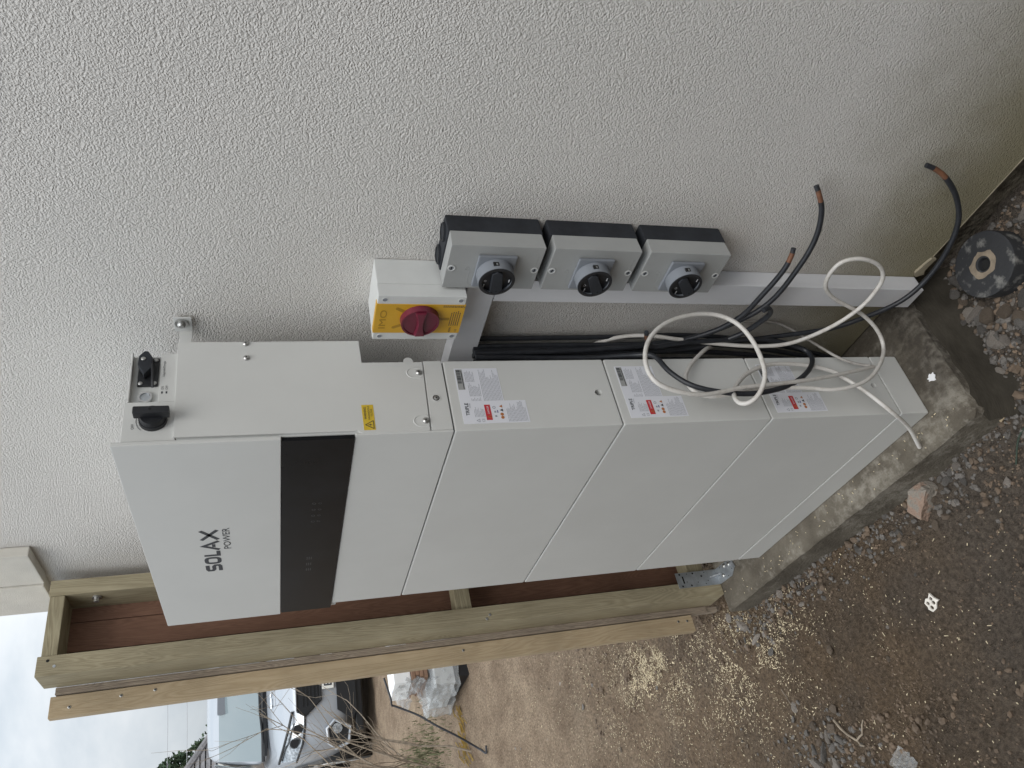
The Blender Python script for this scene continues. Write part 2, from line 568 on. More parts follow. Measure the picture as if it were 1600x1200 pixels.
M_straw = mat('yellow straw', (0.46, 0.32, 0.09), 0.85, var=0.3, vscale=40)
M_wire = mat('overhead wire', (0.42, 0.44, 0.47), 0.7)


# ------------------------------------------------------------------ helpers
class MB:
    def __init__(s):
        s.b = bmesh.new()

    def box(s, x0, x1, y0, y1, z0, z1):
        v = [s.b.verts.new((x, y, z)) for x in (x0, x1) for y in (y0, y1) for z in (z0, z1)]
        for f in ((0, 1, 3, 2), (4, 6, 7, 5), (0, 4, 5, 1), (2, 3, 7, 6), (0, 2, 6, 4), (1, 5, 7, 3)):
            s.b.faces.new([v[i] for i in f])
        return s

    def prism(s, pts, ax, a0, a1):
        def P(p, a):
            return {'x': (a, p[0], p[1]), 'y': (p[0], a, p[1]), 'z': (p[0], p[1], a)}[ax]
        lo = [s.b.verts.new(P(p, a0)) for p in pts]
        hi = [s.b.verts.new(P(p, a1)) for p in pts]
        n = len(pts)
        s.b.faces.new(lo[::-1])
        s.b.faces.new(hi)
        for i in range(n):
            j = (i + 1) % n
            s.b.faces.new((lo[i], lo[j], hi[j], hi[i]))
        return s

    def cyl(s, p0, p1, r0, r1=None, n=16, cap=True):
        r1 = r0 if r1 is None else r1
        p0, p1 = Vector(p0), Vector(p1)
        q = (p1 - p0).to_track_quat('Z', 'Y')
        lo, hi = [], []
        for i in range(n):
            a = 2 * PI * i / n
            d = q @ Vector((math.cos(a), math.sin(a), 0))
            lo.append(s.b.verts.new(p0 + d * r0))
            hi.append(s.b.verts.new(p1 + d * r1))
        for i in range(n):
            j = (i + 1) % n
            s.b.faces.new((lo[i], lo[j], hi[j], hi[i]))
        if cap:
            s.b.faces.new(lo[::-1])
            s.b.faces.new(hi)
        return s

    def tube(s, pts, r, n=8, r1=None, cap=True):
        pts = [Vector(p) for p in pts]
        m = len(pts)
        prev = None
        rings = []
        for i, p in enumerate(pts):
            t = (pts[min(i + 1, m - 1)] - pts[max(i - 1, 0)]).normalized()
            if prev is None:
                u = t.orthogonal().normalized()
            else:
                u = (prev - t * prev.dot(t)).normalized()
            prev = u
            v = t.cross(u)
            rr = r if r1 is None else r + (r1 - r) * i / (m - 1)
            rings.append([s.b.verts.new(p + (u * math.cos(2 * PI * k / n) + v * math.sin(2 * PI * k / n)) * rr) for k in range(n)])
        for a, b in zip(rings, rings[1:]):
            for k in range(n):
                l = (k + 1) % n
                s.b.faces.new((a[k], a[l], b[l], b[k]))
        if cap:
            s.b.faces.new(rings[0][::-1])
            s.b.faces.new(rings[-1])
        return s

    def quad(s, a, b, c, d):
        s.b.faces.new([s.b.verts.new(p) for p in (a, b, c, d)])
        return s

    def ring(s, c, ax, ri, ro, d0, d1, n=28):
        """flat washer / tube wall about an axis"""
        c = Vector(c)
        E = {'x': (Vector((0, 1, 0)), Vector((0, 0, 1)), Vector((1, 0, 0))),
             'y': (Vector((0, 0, 1)), Vector((1, 0, 0)), Vector((0, 1, 0))),
             'z': (Vector((1, 0, 0)), Vector((0, 1, 0)), Vector((0, 0, 1)))}[ax]
        R = []
        for i in range(n):
            a = 2 * PI * i / n
            d = E[0] * math.cos(a) + E[1] * math.sin(a)
            R.append([s.b.verts.new(c + d * rr + E[2] * dd) for rr, dd in ((ri, d0), (ro, d0), (ro, d1), (ri, d1))])
        for i in range(n):
            A, B = R[i], R[(i + 1) % n]
            for k in range(4):
                l = (k + 1) % 4
                s.b.faces.new((A[k], B[k], B[l], A[l]))
        return s

    def build(s, name, m, parent=None, bevel=0, seg=2, smooth=None, local=False, ang=40):
        b = s.b
        bmesh.ops.recalc_face_normals(b, faces=b.faces)
        if bevel:
            ed = [e for e in b.edges if len(e.link_faces) == 2 and e.calc_face_angle(0) > math.radians(30)]
            bmesh.ops.bevel(b, geom=ed, offset=bevel, segments=seg, affect='EDGES', profile=0.6, clamp_overlap=True)
        off = Vector((0, 0, 0))
        if parent is not None and not local:
            p = parent
            while p is not None:
                off += p.location
                p = p.parent
            bmesh.ops.translate(b, verts=b.verts, vec=-off)
        me = bpy.data.meshes.new(name)
        b.to_mesh(me)
        b.free()
        if bevel or smooth:
            me.polygons.foreach_set('use_smooth', [True] * len(me.polygons))
            me.set_sharp_from_angle(angle=math.radians(ang))
        o = bpy.data.objects.new(name, me)
        me.materials.append(m)
        COL.objects.link(o)
        if bevel:
            wn_ = o.modifiers.new('weighted_normals', 'WEIGHTED_NORMAL')
            wn_.keep_sharp = True
            wn_.weight = 100
        if parent is not None:
            o.parent = parent
        return o


def tag(o, label=None, cat=None, group=None, kind=None):
    for k, v in (('label', label), ('category', cat), ('group', group), ('kind', kind)):
        if v:
            o[k] = v
    return o


def thing(name, label, cat, loc=(0, 0, 0), group=None, rz=0):
    o = bpy.data.objects.new(name, None)
    COL.objects.link(o)
    o.location = loc
    o.rotation_euler = (0, 0, rz)
    return tag(o, label, cat, group)


def copy_tree(o, parent=None):
    c = o.copy()
    COL.objects.link(c)
    c.parent = parent
    for ch in list(o.children):
        copy_tree(ch, c)
    return c


def cut(o, cutter):
    """subtract the cutter builder from o (both in o's own coordinates)"""
    c = cutter.build('cutter', M_whitein)
    o.modifiers.clear()
    md = o.modifiers.new('cut', 'BOOLEAN')
    md.operation = 'DIFFERENCE'
    md.solver = 'EXACT'
    md.object = c
    c.location = o.parent.location if o.parent else (0, 0, 0)
    bpy.context.view_layer.update()
    dg = bpy.context.evaluated_depsgraph_get()
    me = bpy.data.meshes.new_from_object(o.evaluated_get(dg))
    o.modifiers.clear()
    wn_ = o.modifiers.new('weighted_normals', 'WEIGHTED_NORMAL')
    wn_.keep_sharp = True
    wn_.weight = 100
    old = o.data
    o.data = me
    bpy.data.meshes.remove(old)
    bpy.data.objects.remove(c)
    me.set_sharp_from_angle(angle=math.radians(40))
    return o


def text_mesh(body, bold=0.0, spacing=1.0):
    cu = bpy.data.curves.new('lettering', 'FONT')
    cu.body = body
    cu.size = 1
    cu.offset = bold
    cu.space_character = spacing
    cu.resolution_u = 3
    o = bpy.data.objects.new('lettering', cu)
    COL.objects.link(o)
    bpy.context.view_layer.update()
    me = bpy.data.meshes.new_from_object(o.evaluated_get(bpy.context.evaluated_depsgraph_get()))
    bpy.data.objects.remove(o)
    bpy.data.curves.remove(cu)
    return me


TXT = {}


def text_into(mb, body, face, at, w=None, h=None, bold=0.0, thick=0.0003, rot=0.0):
    """add lettering to a builder. face 'front' looks along -Y, 'side' along +X, 'up' along +Z.
    at = lower-left corner (world); w, h = size of the lettering's box"""
    key = (body, bold)
    if key not in TXT:
        TXT[key] = text_mesh(body, bold)
    me = TXT[key]
    co = np.array([v.co[:] for v in me.vertices])
    lo, hi = co.min(0), co.max(0)
    sx = (w / (hi[0] - lo[0])) if w else None
    sy = (h / (hi[1] - lo[1])) if h else None
    sx = sx or sy
    sy = sy or sx
    at = Vector(at)
    vs = []
    for c in co:
        u, v = (c[0] - lo[0]) * sx, (c[1] - lo[1]) * sy
        u, v = u * math.cos(rot) - v * math.sin(rot), u * math.sin(rot) + v * math.cos(rot)
        if face == 'front':
            p = at + Vector((u, -thick, v))
        elif face == 'side':
            p = at + Vector((thick, u, v))
        elif face == 'local_x':
            p = at + Vector((thick, u, v))
        else:
            p = at + Vector((u, v, thick))
        vs.append(mb.b.verts.new(p))
    for f in me.polygons:
        try:
            mb.b.faces.new([vs[i] for i in f.vertices])
        except ValueError:
            pass
    return mb


def catmull(P, sub=6):
    P = [Vector(p) for p in P]
    P = [2 * P[0] - P[1]] + P + [2 * P[-1] - P[-2]]
    out = []
    for i in range(1, len(P) - 2):
        a, b, c, d = P[i - 1], P[i], P[i + 1], P[i + 2]
        for k in range(sub):
            t = k / sub
            out.append(0.5 * ((2 * b) + (c - a) * t + (2 * a - 5 * b + 4 * c - d) * t * t + (3 * b - a - 3 * c + d) * t ** 3))
    out.append(P[-2])
    return out


def smooth_pts(P, n=2):
    P = [Vector(p) for p in P]
    for _ in range(n):
        Q = list(P)
        for i in range(1, len(P) - 1):
            Q[i] = P[i] * 0.5 + (P[i - 1] + P[i + 1]) * 0.25
        P = Q
    return P


# ------------------------------------------------------------------ ground
def slope(x):
    s = max(0.0, -x - 1.2)
    t = min(1.0, s / 5.0)
    return 0.47 * t


def gz(x, y, fine=True):
    z = -0.088 + slope(x)
    z += 0.022 * mnoise.noise(Vector((x * 1.6, y * 1.6, 0.3)))
    if fine:
        z += 0.011 * mnoise.noise(Vector((x * 7, y * 7, 1.7)))
        n2 = mnoise.noise(Vector((x * 19, y * 19, 4.1)))
        z += 0.007 * n2
        if -3.5 < x < 0.8:
            k = 0.35 + 0.65 * min(1, max(0, 0.5 + 1.6 * mnoise.noise(Vector((x * 2.7, y * 2.7, 22.0)))))
            if x > -0.1:
                k = max(k, 0.8)
            z += 0.0065 * k * mnoise.noise(Vector((x * 45, y * 45, 9.1)))
            a = 1 - abs(mnoise.noise(Vector((x * 75, y * 75, 2.2)))) * 2
            z += 0.0045 * k * a * (0.4 + abs(n2))
            z += 0.0022 * k * mnoise.noise(Vector((x * 150, y * 150, 6.6)))
    # soil is banked a little higher by the fence foot
    z += 0.045 * math.exp(-((x + 1.15) ** 2 + (y + 0.02) ** 2) / 0.03)
    return z


def graded(lo, hi, flo, fhi, step, grow=1.16):
    a = list(np.arange(flo, fhi + 1e-6, step))
    s = step
    x = a[0]
    left = []
    while x > lo:
        s *= grow
        x -= s
        left.append(max(x, lo))
    s = step
    x = a[-1]
    right = []
    while x < hi:
        s *= grow
        x += s
        right.append(min(x, hi))
    return np.array(left[::-1] + a + right)


gx = graded(-160, 160, -1.9, 0.50, 0.0055, 1.04)
gy = graded(-160, 160, -0.70, 0.27, 0.0055, 1.05)
GV = [(x, y, gz(x, y)) for x in gx for y in gy]
nx_, ny_ = len(gx), len(gy)
GF = [(i * ny_ + j, (i + 1) * ny_ + j, (i + 1) * ny_ + j + 1, i * ny_ + j + 1) for i in range(nx_ - 1) for j in range(ny_ - 1)]
me = bpy.data.meshes.new('ground')
me.from_pydata(GV, [], GF)
me.polygons.foreach_set('use_smooth', [True] * len(me.polygons))
me.materials.append(M_soil)
ground = bpy.data.objects.new('ground', me)
COL.objects.link(ground)
tag(ground, kind='structure')

# ------------------------------------------------------------------ house wall
YW = 0.245
wall = thing('house_wall', 'cream roughcast rendered house wall behind the white battery stack', 'wall', (-1.14, YW, 0))
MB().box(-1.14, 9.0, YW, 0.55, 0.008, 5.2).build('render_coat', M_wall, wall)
MB().box(-1.13, 9.0, 0.275, 0.56, -0.6, 0.008).build('footing', M_found, wall)
b = MB()
b.prism([(YW - 0.0012, 0.0060), (YW - 0.0012, 0.0078), (YW + 0.03, 0.0076), (YW + 0.03, 0.0060)], 'x', 0.205, 9.0)
b.build('stop_bead', M_bead, wall)
# chipped, lifted end of the bead
MB().prism([(0.152, 0.012), (0.163, 0.022), (0.19, 0.017), (0.205, 0.012), (0.205, 0.001), (0.17, 0.003), (0.16, -0.004)], 'y', YW - 0.006, YW - 0.001).build('bead_flake', M_bead, wall)
MB().box(-1.142, -0.972, YW - 0.030, YW - 0.0005, 1.838, 5.2).build('corner_band', M_band, wall, bevel=0.004)
MB().box(-0.969, -0.805, YW - 0.026, YW - 0.0005, 1.835, 5.2).build('corner_band', M_band, wall, bevel=0.004)

# ------------------------------------------------------------------ fence added out of view to shade the lower wall and ground
bf = thing('added_shade_fence', 'added close-boarded timber fence out of view, shading the lower rendered wall and ground', 'fence', (1.5, -1.65, -0.1))
for k in range(36):
    x0 = -1.3 + k * 0.15
    MB().box(x0, x0 + 0.146, -1.65, -1.63, -0.10, 2.05).build('board', M_wply, bf)
for k in range(4):
    MB().box(-1.25 + k * 1.75, -1.15 + k * 1.75, -1.75, -1.652, -0.3, 2.1).build('post', M_wply, bf)
for zz in (0.25, 0.95, 1.6):
    MB().box(-1.3, 4.1, -1.705, -1.652, zz, zz + 0.08).build('rail', M_wply, bf)

# ------------------------------------------------------------------ concrete plinth
pl = thing('concrete_plinth', 'low mottled concrete plinth carrying the white battery stack', 'plinth', (-0.45, 0.1, -0.1))


def plinth_outline():
    P = []
    n = 60
    for i in range(n + 1):
        x = -0.96 + (0.062 + 0.96) * i / n
        P.append((x, -0.062 + 0.004 * mnoise.noise(Vector((x * 9, 0, 3))) + 0.0018 * mnoise.noise(Vector((x * 45, 0, 5)))))
    for a in range(1, 6):
        t = a / 6 * PI / 2
        P.append((0.062 + 0.022 * math.sin(t), -0.040 - 0.022 * math.cos(t)))
    m = 24
    for i in range(m + 1):
        y = -0.038 + (0.272 + 0.038) * i / m
        P.append((0.086 + 0.007 * mnoise.noise(Vector((y * 14, 1, 3))) + 0.003 * mnoise.noise(Vector((y * 60, 1, 3))), y))
    P.append((-0.96, 0.272))
    return P


PO = plinth_outline()
bm = bmesh.new()
lev = [(-0.02, -0.16), (-0.004, -0.06), (-0.003, -0.008), (0.0015, -0.002), (0.006, 0.0)]   # inset, z
rings = []
cx0, cy0 = -0.45, 0.1
for ins, z in lev:
    R = []
    for (x, y) in PO:
        dx, dy = cx0 - x, cy0 - y
        l = math.hypot(dx, dy)
        zz = z + (0.0015 * mnoise.noise(Vector((x * 20, y * 20, 0))) if z > -0.01 else 0)
        R.append(bm.verts.new((x + (ins if x < -0.9 else (-ins if x > 0.05 else 0)), y + (ins if y < 0 else 0), min(zz, 0.0))))
    rings.append(R)
for A, B in zip(rings, rings[1:]):
    for i in range(len(PO) - 1):
        bm.faces.new((A[i], A[i + 1], B[i + 1], B[i]))
    bm.faces.new((A[-1], A[0], B[0], B[-1]))
bm.faces.new(rings[-1])
q = MB()
q.b = bm
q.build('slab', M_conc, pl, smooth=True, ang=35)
# smooth haunching trowelled round the right-hand end
bm = bmesh.new()
prof = [(0.079, -0.012), (0.094, -0.030), (0.104, -0.052), (0.118, -0.070), (0.140, -0.079), (0.172, -0.086), (0.19, -0.105)]
ys = np.linspace(-0.075, 0.272, 36)
g = []
for y in ys:
    row = []
    for k, (x, z) in enumerate(prof):
        f = max(0, (-0.02 - y) / 0.055)
        xx = x + 0.006 * mnoise.noise(Vector((y * 11, k, 2))) - 0.035 * f * f * (k / 6)
        row.append(bm.verts.new((xx, y, z - 0.02 * f + 0.004 * mnoise.noise(Vector((y * 17, k * 0.7, 8))))))
    g.append(row)
for a, b_ in zip(g, g[1:]):
    for k in range(len(prof) - 1):
        bm.faces.new((a[k], a[k + 1], b_[k + 1], b_[k]))
q = MB()
q.b = bm
q.build('haunching', M_concd, pl, smooth=True, ang=80)
# white splash on the slab
b = MB()
pts = []
for i in range(16):
    a = 2 * PI * i / 16
    r = 0.006 + 0.006 * random.random()
    pts.append((0.048 + r * math.cos(a) * 1.3, 0.055 + r * math.sin(a)))
b.prism(pts, 'z', -0.0005, 0.0008)
b.build('paint_splash', M_decal, pl)

# ------------------------------------------------------------------ battery stack
D = 0.149
G = 0.0010


def seam_core(z):
    return MB().box(-0.716, -0.004, 0.004, D - 0.003, z - 0.004, z + 0.004)


def screw_head(mb, c, ax, r, h):
    d = {'x': Vector((1, 0, 0)), 'y': Vector((0, -1, 0)), 'z': Vector((0, 0, 1))}[ax]
    c = Vector(c)
    mb.cyl(c, c + d * h * 0.5, r, r, 14, cap=False)
    mb.cyl(c + d * h * 0.5, c + d * h, r, r * 0.6, 14)
    return mb


def cross_slot(mb, c, ax, r):
    c = Vector(c)
    if ax == 'x':
        mb.box(c.x, c.x + 0.0003, c.y - r * .55, c.y + r * .55, c.z - r * .12, c.z + r * .12)
        mb.box(c.x, c.x + 0.00035, c.y - r * .12, c.y + r * .12, c.z - r * .55, c.z + r * .55)
    elif ax == 'y':
        mb.box(c.x - r * .55, c.x + r * .55, c.y - 0.0003, c.y, c.z - r * .12, c.z + r * .12)
        mb.box(c.x - r * .12, c.x + r * .12, c.y - 0.00035, c.y, c.z - r * .55, c.z + r * .55)
    return mb


base = thing('battery_tray', 'shallow white base tray under the lowest battery on the concrete', 'battery tray', (-0.36, 0.07, 0))
MB().box(-0.72, 0, 0, D, 0.0012, 0.0725 - G).build('casing', M_white, base, bevel=0.0038)
seam_core(0.0725).build('gasket', M_seam, base)


def make_battery(z0, z1, label):
    t = thing('battery_module', label, 'battery', (-0.36, 0.07, z0), 'stacked white battery modules')
    o = MB().box(-0.72, 0, 0, D, z0 + G, z1 - G).build('casing', M_white, t, bevel=0.0038)
    hc = MB().cyl((-0.01, 0.072, z0 + 0.030), (0.01, 0.072, z0 + 0.030), 0.0068, n=20)
    bmesh.ops.translate(hc.b, verts=hc.b.verts, vec=-Vector(t.location))
    cut(o, hc)
    sc = screw_head(MB(), (-0.0095, 0.072, z0 + 0.030), 'x', 0.0052, 0.004).build('screw', M_steel, t, smooth=True)
    cross_slot(MB(), (-0.0055, 0.072, z0 + 0.030), 'x', 0.0024).build('slot', M_dark, sc)
    seam_core(z1).build('gasket', M_seam, t)
    # rating label, L-shaped, on the right-hand side
    T = z1
    lb = MB().prism([(0.0137, T - .0185), (0.1308, T - .0185), (0.1308, T - .0975), (0.0597, T - .0975), (0.0597, T - .1365), (0.0137, T - .1365)],
                    'x', 0.0, 0.0004).build('rating_label', M_label, t)
    X = 0.0005
    g1, g2 = MB(), MB()

    def rect(mb, y0, y1, za, zb, th=0.00012):
        mb.box(X, X + th, y0, y1, T - zb, T - za)
    blk, mid, rd, og, bl, wh = MB(), MB(), MB(), MB(), MB(), MB()
    rect(mid, 0.0845, 0.1285, .0205, .0325)
    y = 0.0975
    r_ = random.Random(3)
    while y < 0.1265:
        wd = r_.choice((0.0006, 0.0009, 0.0015))
        rect(blk, y, y + wd, .0215, .0285, 0.0003)
        y += wd + r_.choice((0.0005, 0.0008, 0.0013))
    rect(blk, 0.086, 0.125, .0300, .0312, 0.0003)
    lg, tri = MB(), MB()
    text_into(lg, 'TRIPLE', 'side', (X, 0.0305, T - .0315), w=0.0255, h=0.0062, bold=0.02, thick=0.0003)
    text_into(g1, 'POWER', 'side', (X, 0.0455, T - .0357), w=0.010, h=0.0026)
    text_into(g1, 'CE', 'side', (X, 0.0165, T - .0560), w=0.0065, h=0.0048)
    # recycling triangle
    for (a, c_) in (((0.0165, .0470), (0.0195, .0415)), ((0.0195, .0415), (0.0225, .0470)), ((0.0225, .0470), (0.0165, .0470))):
        g1.tube([(X, a[0], T - a[1]), (X, c_[0], T - c_[1])], 0.00045, 4)

    def lines(mb, y0, y1, za, zb, pitch, hh=0.00075, ragged=0.5):
        z = za
        while z < zb:
            e = y1 - (y1 - y0) * ragged * r_.random()
            yy = y0
            while yy < e:
                wd = r_.uniform(0.0015, 0.006)
                rect(mb, yy, min(yy + wd, e), z, z + hh)
                yy += wd + 0.0007
            z += pitch
    lines(g1, 0.027, 0.051, .0405, .058, .0024)
    lines(g1, 0.060, 0.068, .0400, .056, .0026)
    lines(g1, 0.070, 0.100, .0385, .058, .0024)
    lines(g1, 0.101, 0.127, .0360, .052, .0024)
    lines(g1, 0.060, 0.128, .0620, .0955, .0025, ragged=0.35)
    lines(g1, 0.0155, 0.0585, .0985, .1345, .0024, ragged=0.45)
    rect(rd, 0.0200, 0.0517, .0595, .0700)
    text_into(wh, 'DANGER', 'side', (X, 0.0325, T - .0668), w=0.0165, h=0.0035, thick=0.0003)
    for (a, c_) in (((0.0235, .0680), (0.0265, .0620)), ((0.0265, .0620), (0.0295, .0680)), ((0.0295, .0680), (0.0235, .0680))):
        og.tube([(X + 0.0002, a[0], T - a[1]), (X + 0.0002, c_[0], T - c_[1])], 0.0005, 4)
    for yc in (0.0275, 0.0365):
        rect(g1, yc - 0.0018, yc + 0.0018, .0755, .0790)
    g1.ring((X, 0.0455, T - .0765), 'x', 0.0018, 0.0028, 0, 0.0002, 14)
    rect(bl, 0.0345, 0.0395, .0808, .0825)
    for yc in (0.0245, 0.0310):
        og.cyl((X, yc, T - .0885), (X + 0.0002, yc, T - .0885), 0.0031, n=12)
    tri.prism([(0.0365, T - .0915), (0.0395, T - .0860), (0.0425, T - .0915)], 'x', X, X + 0.0002)
    og.prism([(0.0445, T - .0915), (0.0475, T - .0860), (0.0505, T - .0915)], 'x', X, X + 0.0002)
    for mb, mm_, nm in ((g1, M_labgrey, 'small_print'), (blk, M_print, 'barcode'), (lg, M_print, 'label_logo'), (tri, M_print, 'hazard_triangle'), (mid, M_labmid, 'barcode_block'), (rd, M_red, 'danger_panel'),
                        (wh, M_label, 'danger_lettering'), (og, M_orange, 'hazard_symbols'), (bl, M_blue, 'battery_symbol')):
        mb.build(nm, mm_, lb)
    return t


make_battery(0.698, 1.0087, 'top white battery module, directly under the inverter, its label uncovered')
make_battery(0.385, 0.698, 'middle white battery module with white cable looping across its side label')
make_battery(0.0725, 0.385, 'lowest white battery module, standing on the shallow base tray')

# ------------------------------------------------------------------ inverter
iv = thing('inverter', 'white inverter with black display strip on top of the battery stack', 'inverter', (-0.36, 0.07, 1.0087))
Z0 = 1.0087
MB().prism([(0.004, Z0 + G), (D, Z0 + G), (D, 1.149), (0.173, 1.152), (0.173, 1.5025), (0.006, 1.5095)], 'x', -0.718, -0.0165).build('chassis', M_whitein, iv, bevel=0.002)
MB().prism([(0.0046, Z0 + G), (D, Z0 + G), (D, 1.0425), (0.0046, 1.0470)], 'x', -0.0164, 0.0).build('lower_rail', M_white, iv, bevel=0.0018)
o = MB().box(-0.0163, -0.0042, 0.006, 0.150, 1.043, 1.435).build('side_wall', M_whitein, iv)
# side wall above the cover, with the switch recess left open
sp = MB()
sp.box(-0.016, -0.003, 0.006, 0.0772, 1.436, 1.5098)
sp.box(-0.016, -0.003, 0.0772, 0.1720, 1.436, 1.4634)
sp.box(-0.016, -0.003, 0.0772, 0.1730, 1.5040, 1.5070)
sp.build('switch_panel', M_white, iv, bevel=0.0012)
MB().box(-0.0165, -0.0135, 0.0765, 0.1725, 1.4625, 1.5045).build('recess_floor', M_white, iv)
# L-shaped side cover plate
cp = MB().prism([(0.0090, 1.4385), (0.1925, 1.4400), (0.1945, 1.1500), (0.1463, 1.1488), (0.1463, 1.0440), (0.0040, 1.0490), (0.0030, 1.0530),
                 (0.0030, 1.1590), (0.0085, 1.1665)], 'x', -0.0040, 0.0006).build('side_cover', M_white, iv, bevel=0.0010)
b = MB()
for yc in (0.1225, 0.0228):
    P = []
    for i in range(15):
        a = PI * i / 14
        P.append((0.0004, yc + 0.0105 * math.cos(a), 1.0620 + 0.0120 * math.sin(a)))
    P = [(0.0004, yc + 0.0105, 1.0500)] + P + [(0.0004, yc - 0.0105, 1.0500)]
    b.tube(P, 0.0011, 6)
b.build('screw_pocket_rim', M_white, cp, smooth=True)
for (yc, zc, xx, r) in ((0.1225, 1.0535, 0.0006, 0.0056), (0.0228, 1.0545, 0.0006, 0.0056), (0.188, 1.3358, 0.0006, 0.005), (0.158, 1.3348, 0.0006, 0.005)):
    s_ = screw_head(MB(), (xx, yc, zc), 'x', r, 0.0042).build('cover_screw', M_steel, iv, smooth=True)
    cross_slot(MB(), (xx + 0.0042, yc, zc), 'x', r * 0.6).build('slot', M_dark, s_)
rim = MB().ring((0.0, 0.0689, 1.0300), 'x', 0.0060, 0.0076, -0.0002, 0.0006, 22).build('recess_rim', M_white, iv, smooth=True)
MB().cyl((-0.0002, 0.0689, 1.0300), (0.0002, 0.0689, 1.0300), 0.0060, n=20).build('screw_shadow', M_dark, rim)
s_ = screw_head(MB(), (0.0002, 0.0689, 1.0300), 'x', 0.0046, 0.0016).build('screw', M_steel, iv, smooth=True)
cross_slot(MB(), (0.0018, 0.0689, 1.0300), 'x', 0.003).build('slot', M_dark, s_)
# small lug behind the cover's lower edge
MB().cyl((-0.004, 0.1500, 1.0680), (-0.002, 0.1500, 1.0680), 0.0085, n=18).build('lug', M_white, iv)
# front
MB().box(-0.748, 0.0, -0.0030, 0.0045, 1.2845, 1.5225).build('front_cover', M_white, iv, bevel=0.0016)
MB().box(-0.742, -0.0045, -0.0022, 0.0045, 1.1722, 1.2835).build('display', M_glass, iv, bevel=0.0008)
MB().box(-0.720, -0.0002, 0.0, 0.0045, Z0 + G, 1.1705).build('front_lower_panel', M_white, iv, bevel=0.0016)
MB().box(-0.744, -0.0030, 0.0046, 0.0085, 1.160, 1.286).build('display_backing', M_whitein, iv)
b = MB()
for i in range(4):
    xx = -0.218 - 0.0235 * i
    b.ring((xx, -0.0022, 1.2275), 'y', 0.0026, 0.0033, -0.0002, 0.0001, 14)
    b.ring((xx, -0.0022, 1.2170), 'y', 0.0022, 0.0028, -0.0002, 0.0001, 14)
for i in range(3):
    for k in range(3):
        xx = -0.452 - 0.028 * i
        b.box(xx - 0.006, xx + 0.006, -0.0024, -0.0022, 1.2245 + k * 0.004, 1.2258 + k * 0.004)
b.build('status_icons', M_icon, iv)
b = MB()


def stroke(pts, wd, closed=False):
    """a lettering stroke of constant width on the front face; pts are (x, z)"""
    n = len(pts)
    P = [Vector((p[0], p[1])) for p in pts]
    Lf, Rt = [], []
    for i in range(n):
        if closed:
            d0 = (P[i] - P[i - 1]).normalized()
            d1 = (P[(i + 1) % n] - P[i]).normalized()
        else:
            d0 = (P[i] - P[i - 1]).normalized() if i else (P[1] - P[0]).normalized()
            d1 = (P[i + 1] - P[i]).normalized() if i < n - 1 else d0
        t = (d0 + d1)
        t = t.normalized() if t.length > 1e-6 else d0
        nn = Vector((-t.y, t.x))
        k = wd / 2 / max(0.5, nn.dot(Vector((-d0.y, d0.x))))
        Lf.append(P[i] + nn * k)
        Rt.append(P[i] - nn * k)
    rng_ = range(n if closed else n - 1)
    for i in rng_:
        j = (i + 1) % n
        b.quad(*[(p.x, -0.00325, p.y) for p in (Lf[i], Lf[j], Rt[j], Rt[i])])


lx, lz, lw, lh, sw = -0.4725, 1.3935, 0.1835, 0.0305, 0.0072
h2 = sw / 2


def L_(u, v):
    return (lx + u * lw, lz + h2 + v * (lh - sw))


stroke([L_(.155, 1), L_(.05, 1), L_(.022, .9), L_(.022, .62), L_(.05, .5), L_(.125, .5), L_(.152, .38), L_(.152, .1), L_(.125, 0), L_(.01, 0)], sw)
ov = [L_(.275 + .066 * math.copysign(abs(math.cos(a)) ** 0.6, math.cos(a)), .5 + .5 * math.copysign(abs(math.sin(a)) ** 0.6, math.sin(a))) for a in np.linspace(0, 2 * PI, 25)[:-1]]
stroke(ov, sw, True)
stroke([L_(.402, 1.1), L_(.402, 0), L_(.505, 0)], sw)
stroke([L_(.535, -.12), L_(.632, 1.05), L_(.730, -.12)], sw)
stroke([L_(.60, .28), L_(.665, .28)], sw * 0.8)
stroke([L_(.772, 1.12), L_(.978, -.12)], sw)
stroke([L_(.772, -.12), L_(.978, 1.12)], sw)
b.build('logo_lettering', M_print, iv)
b = text_into(MB(), 'POWER', 'front', (-0.3735, -0.0031, 1.3735), w=0.0865, h=0.0128, bold=0.004, thick=0.0002)
b.build('logo_lettering', M_print, iv)
# rotary isolator on the side
dk = MB().cyl((-0.003, 0.0430, 1.4680), (0.004, 0.0430, 1.4680), 0.0200, 0.0195, n=28)
dk = dk.build('rotary_switch', M_black, iv, smooth=True)
MB().cyl((0.004, 0.0430, 1.4680), (0.0125, 0.0430, 1.4680), 0.0185, 0.0165, n=28).build('knob', M_black, dk, smooth=True)
g_ = MB().box(0.010, 0.0265, 0.0375, 0.0500, 1.4430, 1.4930).build('knob_grip', M_black, dk, bevel=0.0025)
MB().cyl((0.0266, 0.0440, 1.4690), (0.0268, 0.0440, 1.4690), 0.0022, n=12).build('grip_dot', M_dark, dk)
for tx_, yy, zz, ww, hh in (('OFF', 0.0275, 1.4935, 0.0095, 0.0040), ('ON', 0.0605, 1.4640, 0.0075, 0.0040), ('Upgrade/Dongle', 0.1255, 1.4555, 0.031, 0.0040),
                            ('ON', 0.1000, 1.4567, 0.0060, 0.0036), ('OFF', 0.1000, 1.4505, 0.0075, 0.0036)):
    text_into(MB(), tx_, 'side', (-0.003, yy, zz), w=ww, h=hh, thick=0.0003).build('lettering', M_print, iv)
P = [(-0.0026, 0.043 - 0.0235 * math.cos(a), 1.468 + 0.0235 * math.sin(a)) for a in np.linspace(0.75, 2.7, 12)]
MB().tube(P, 0.0003, 4).build('dial_arc', M_print, iv)
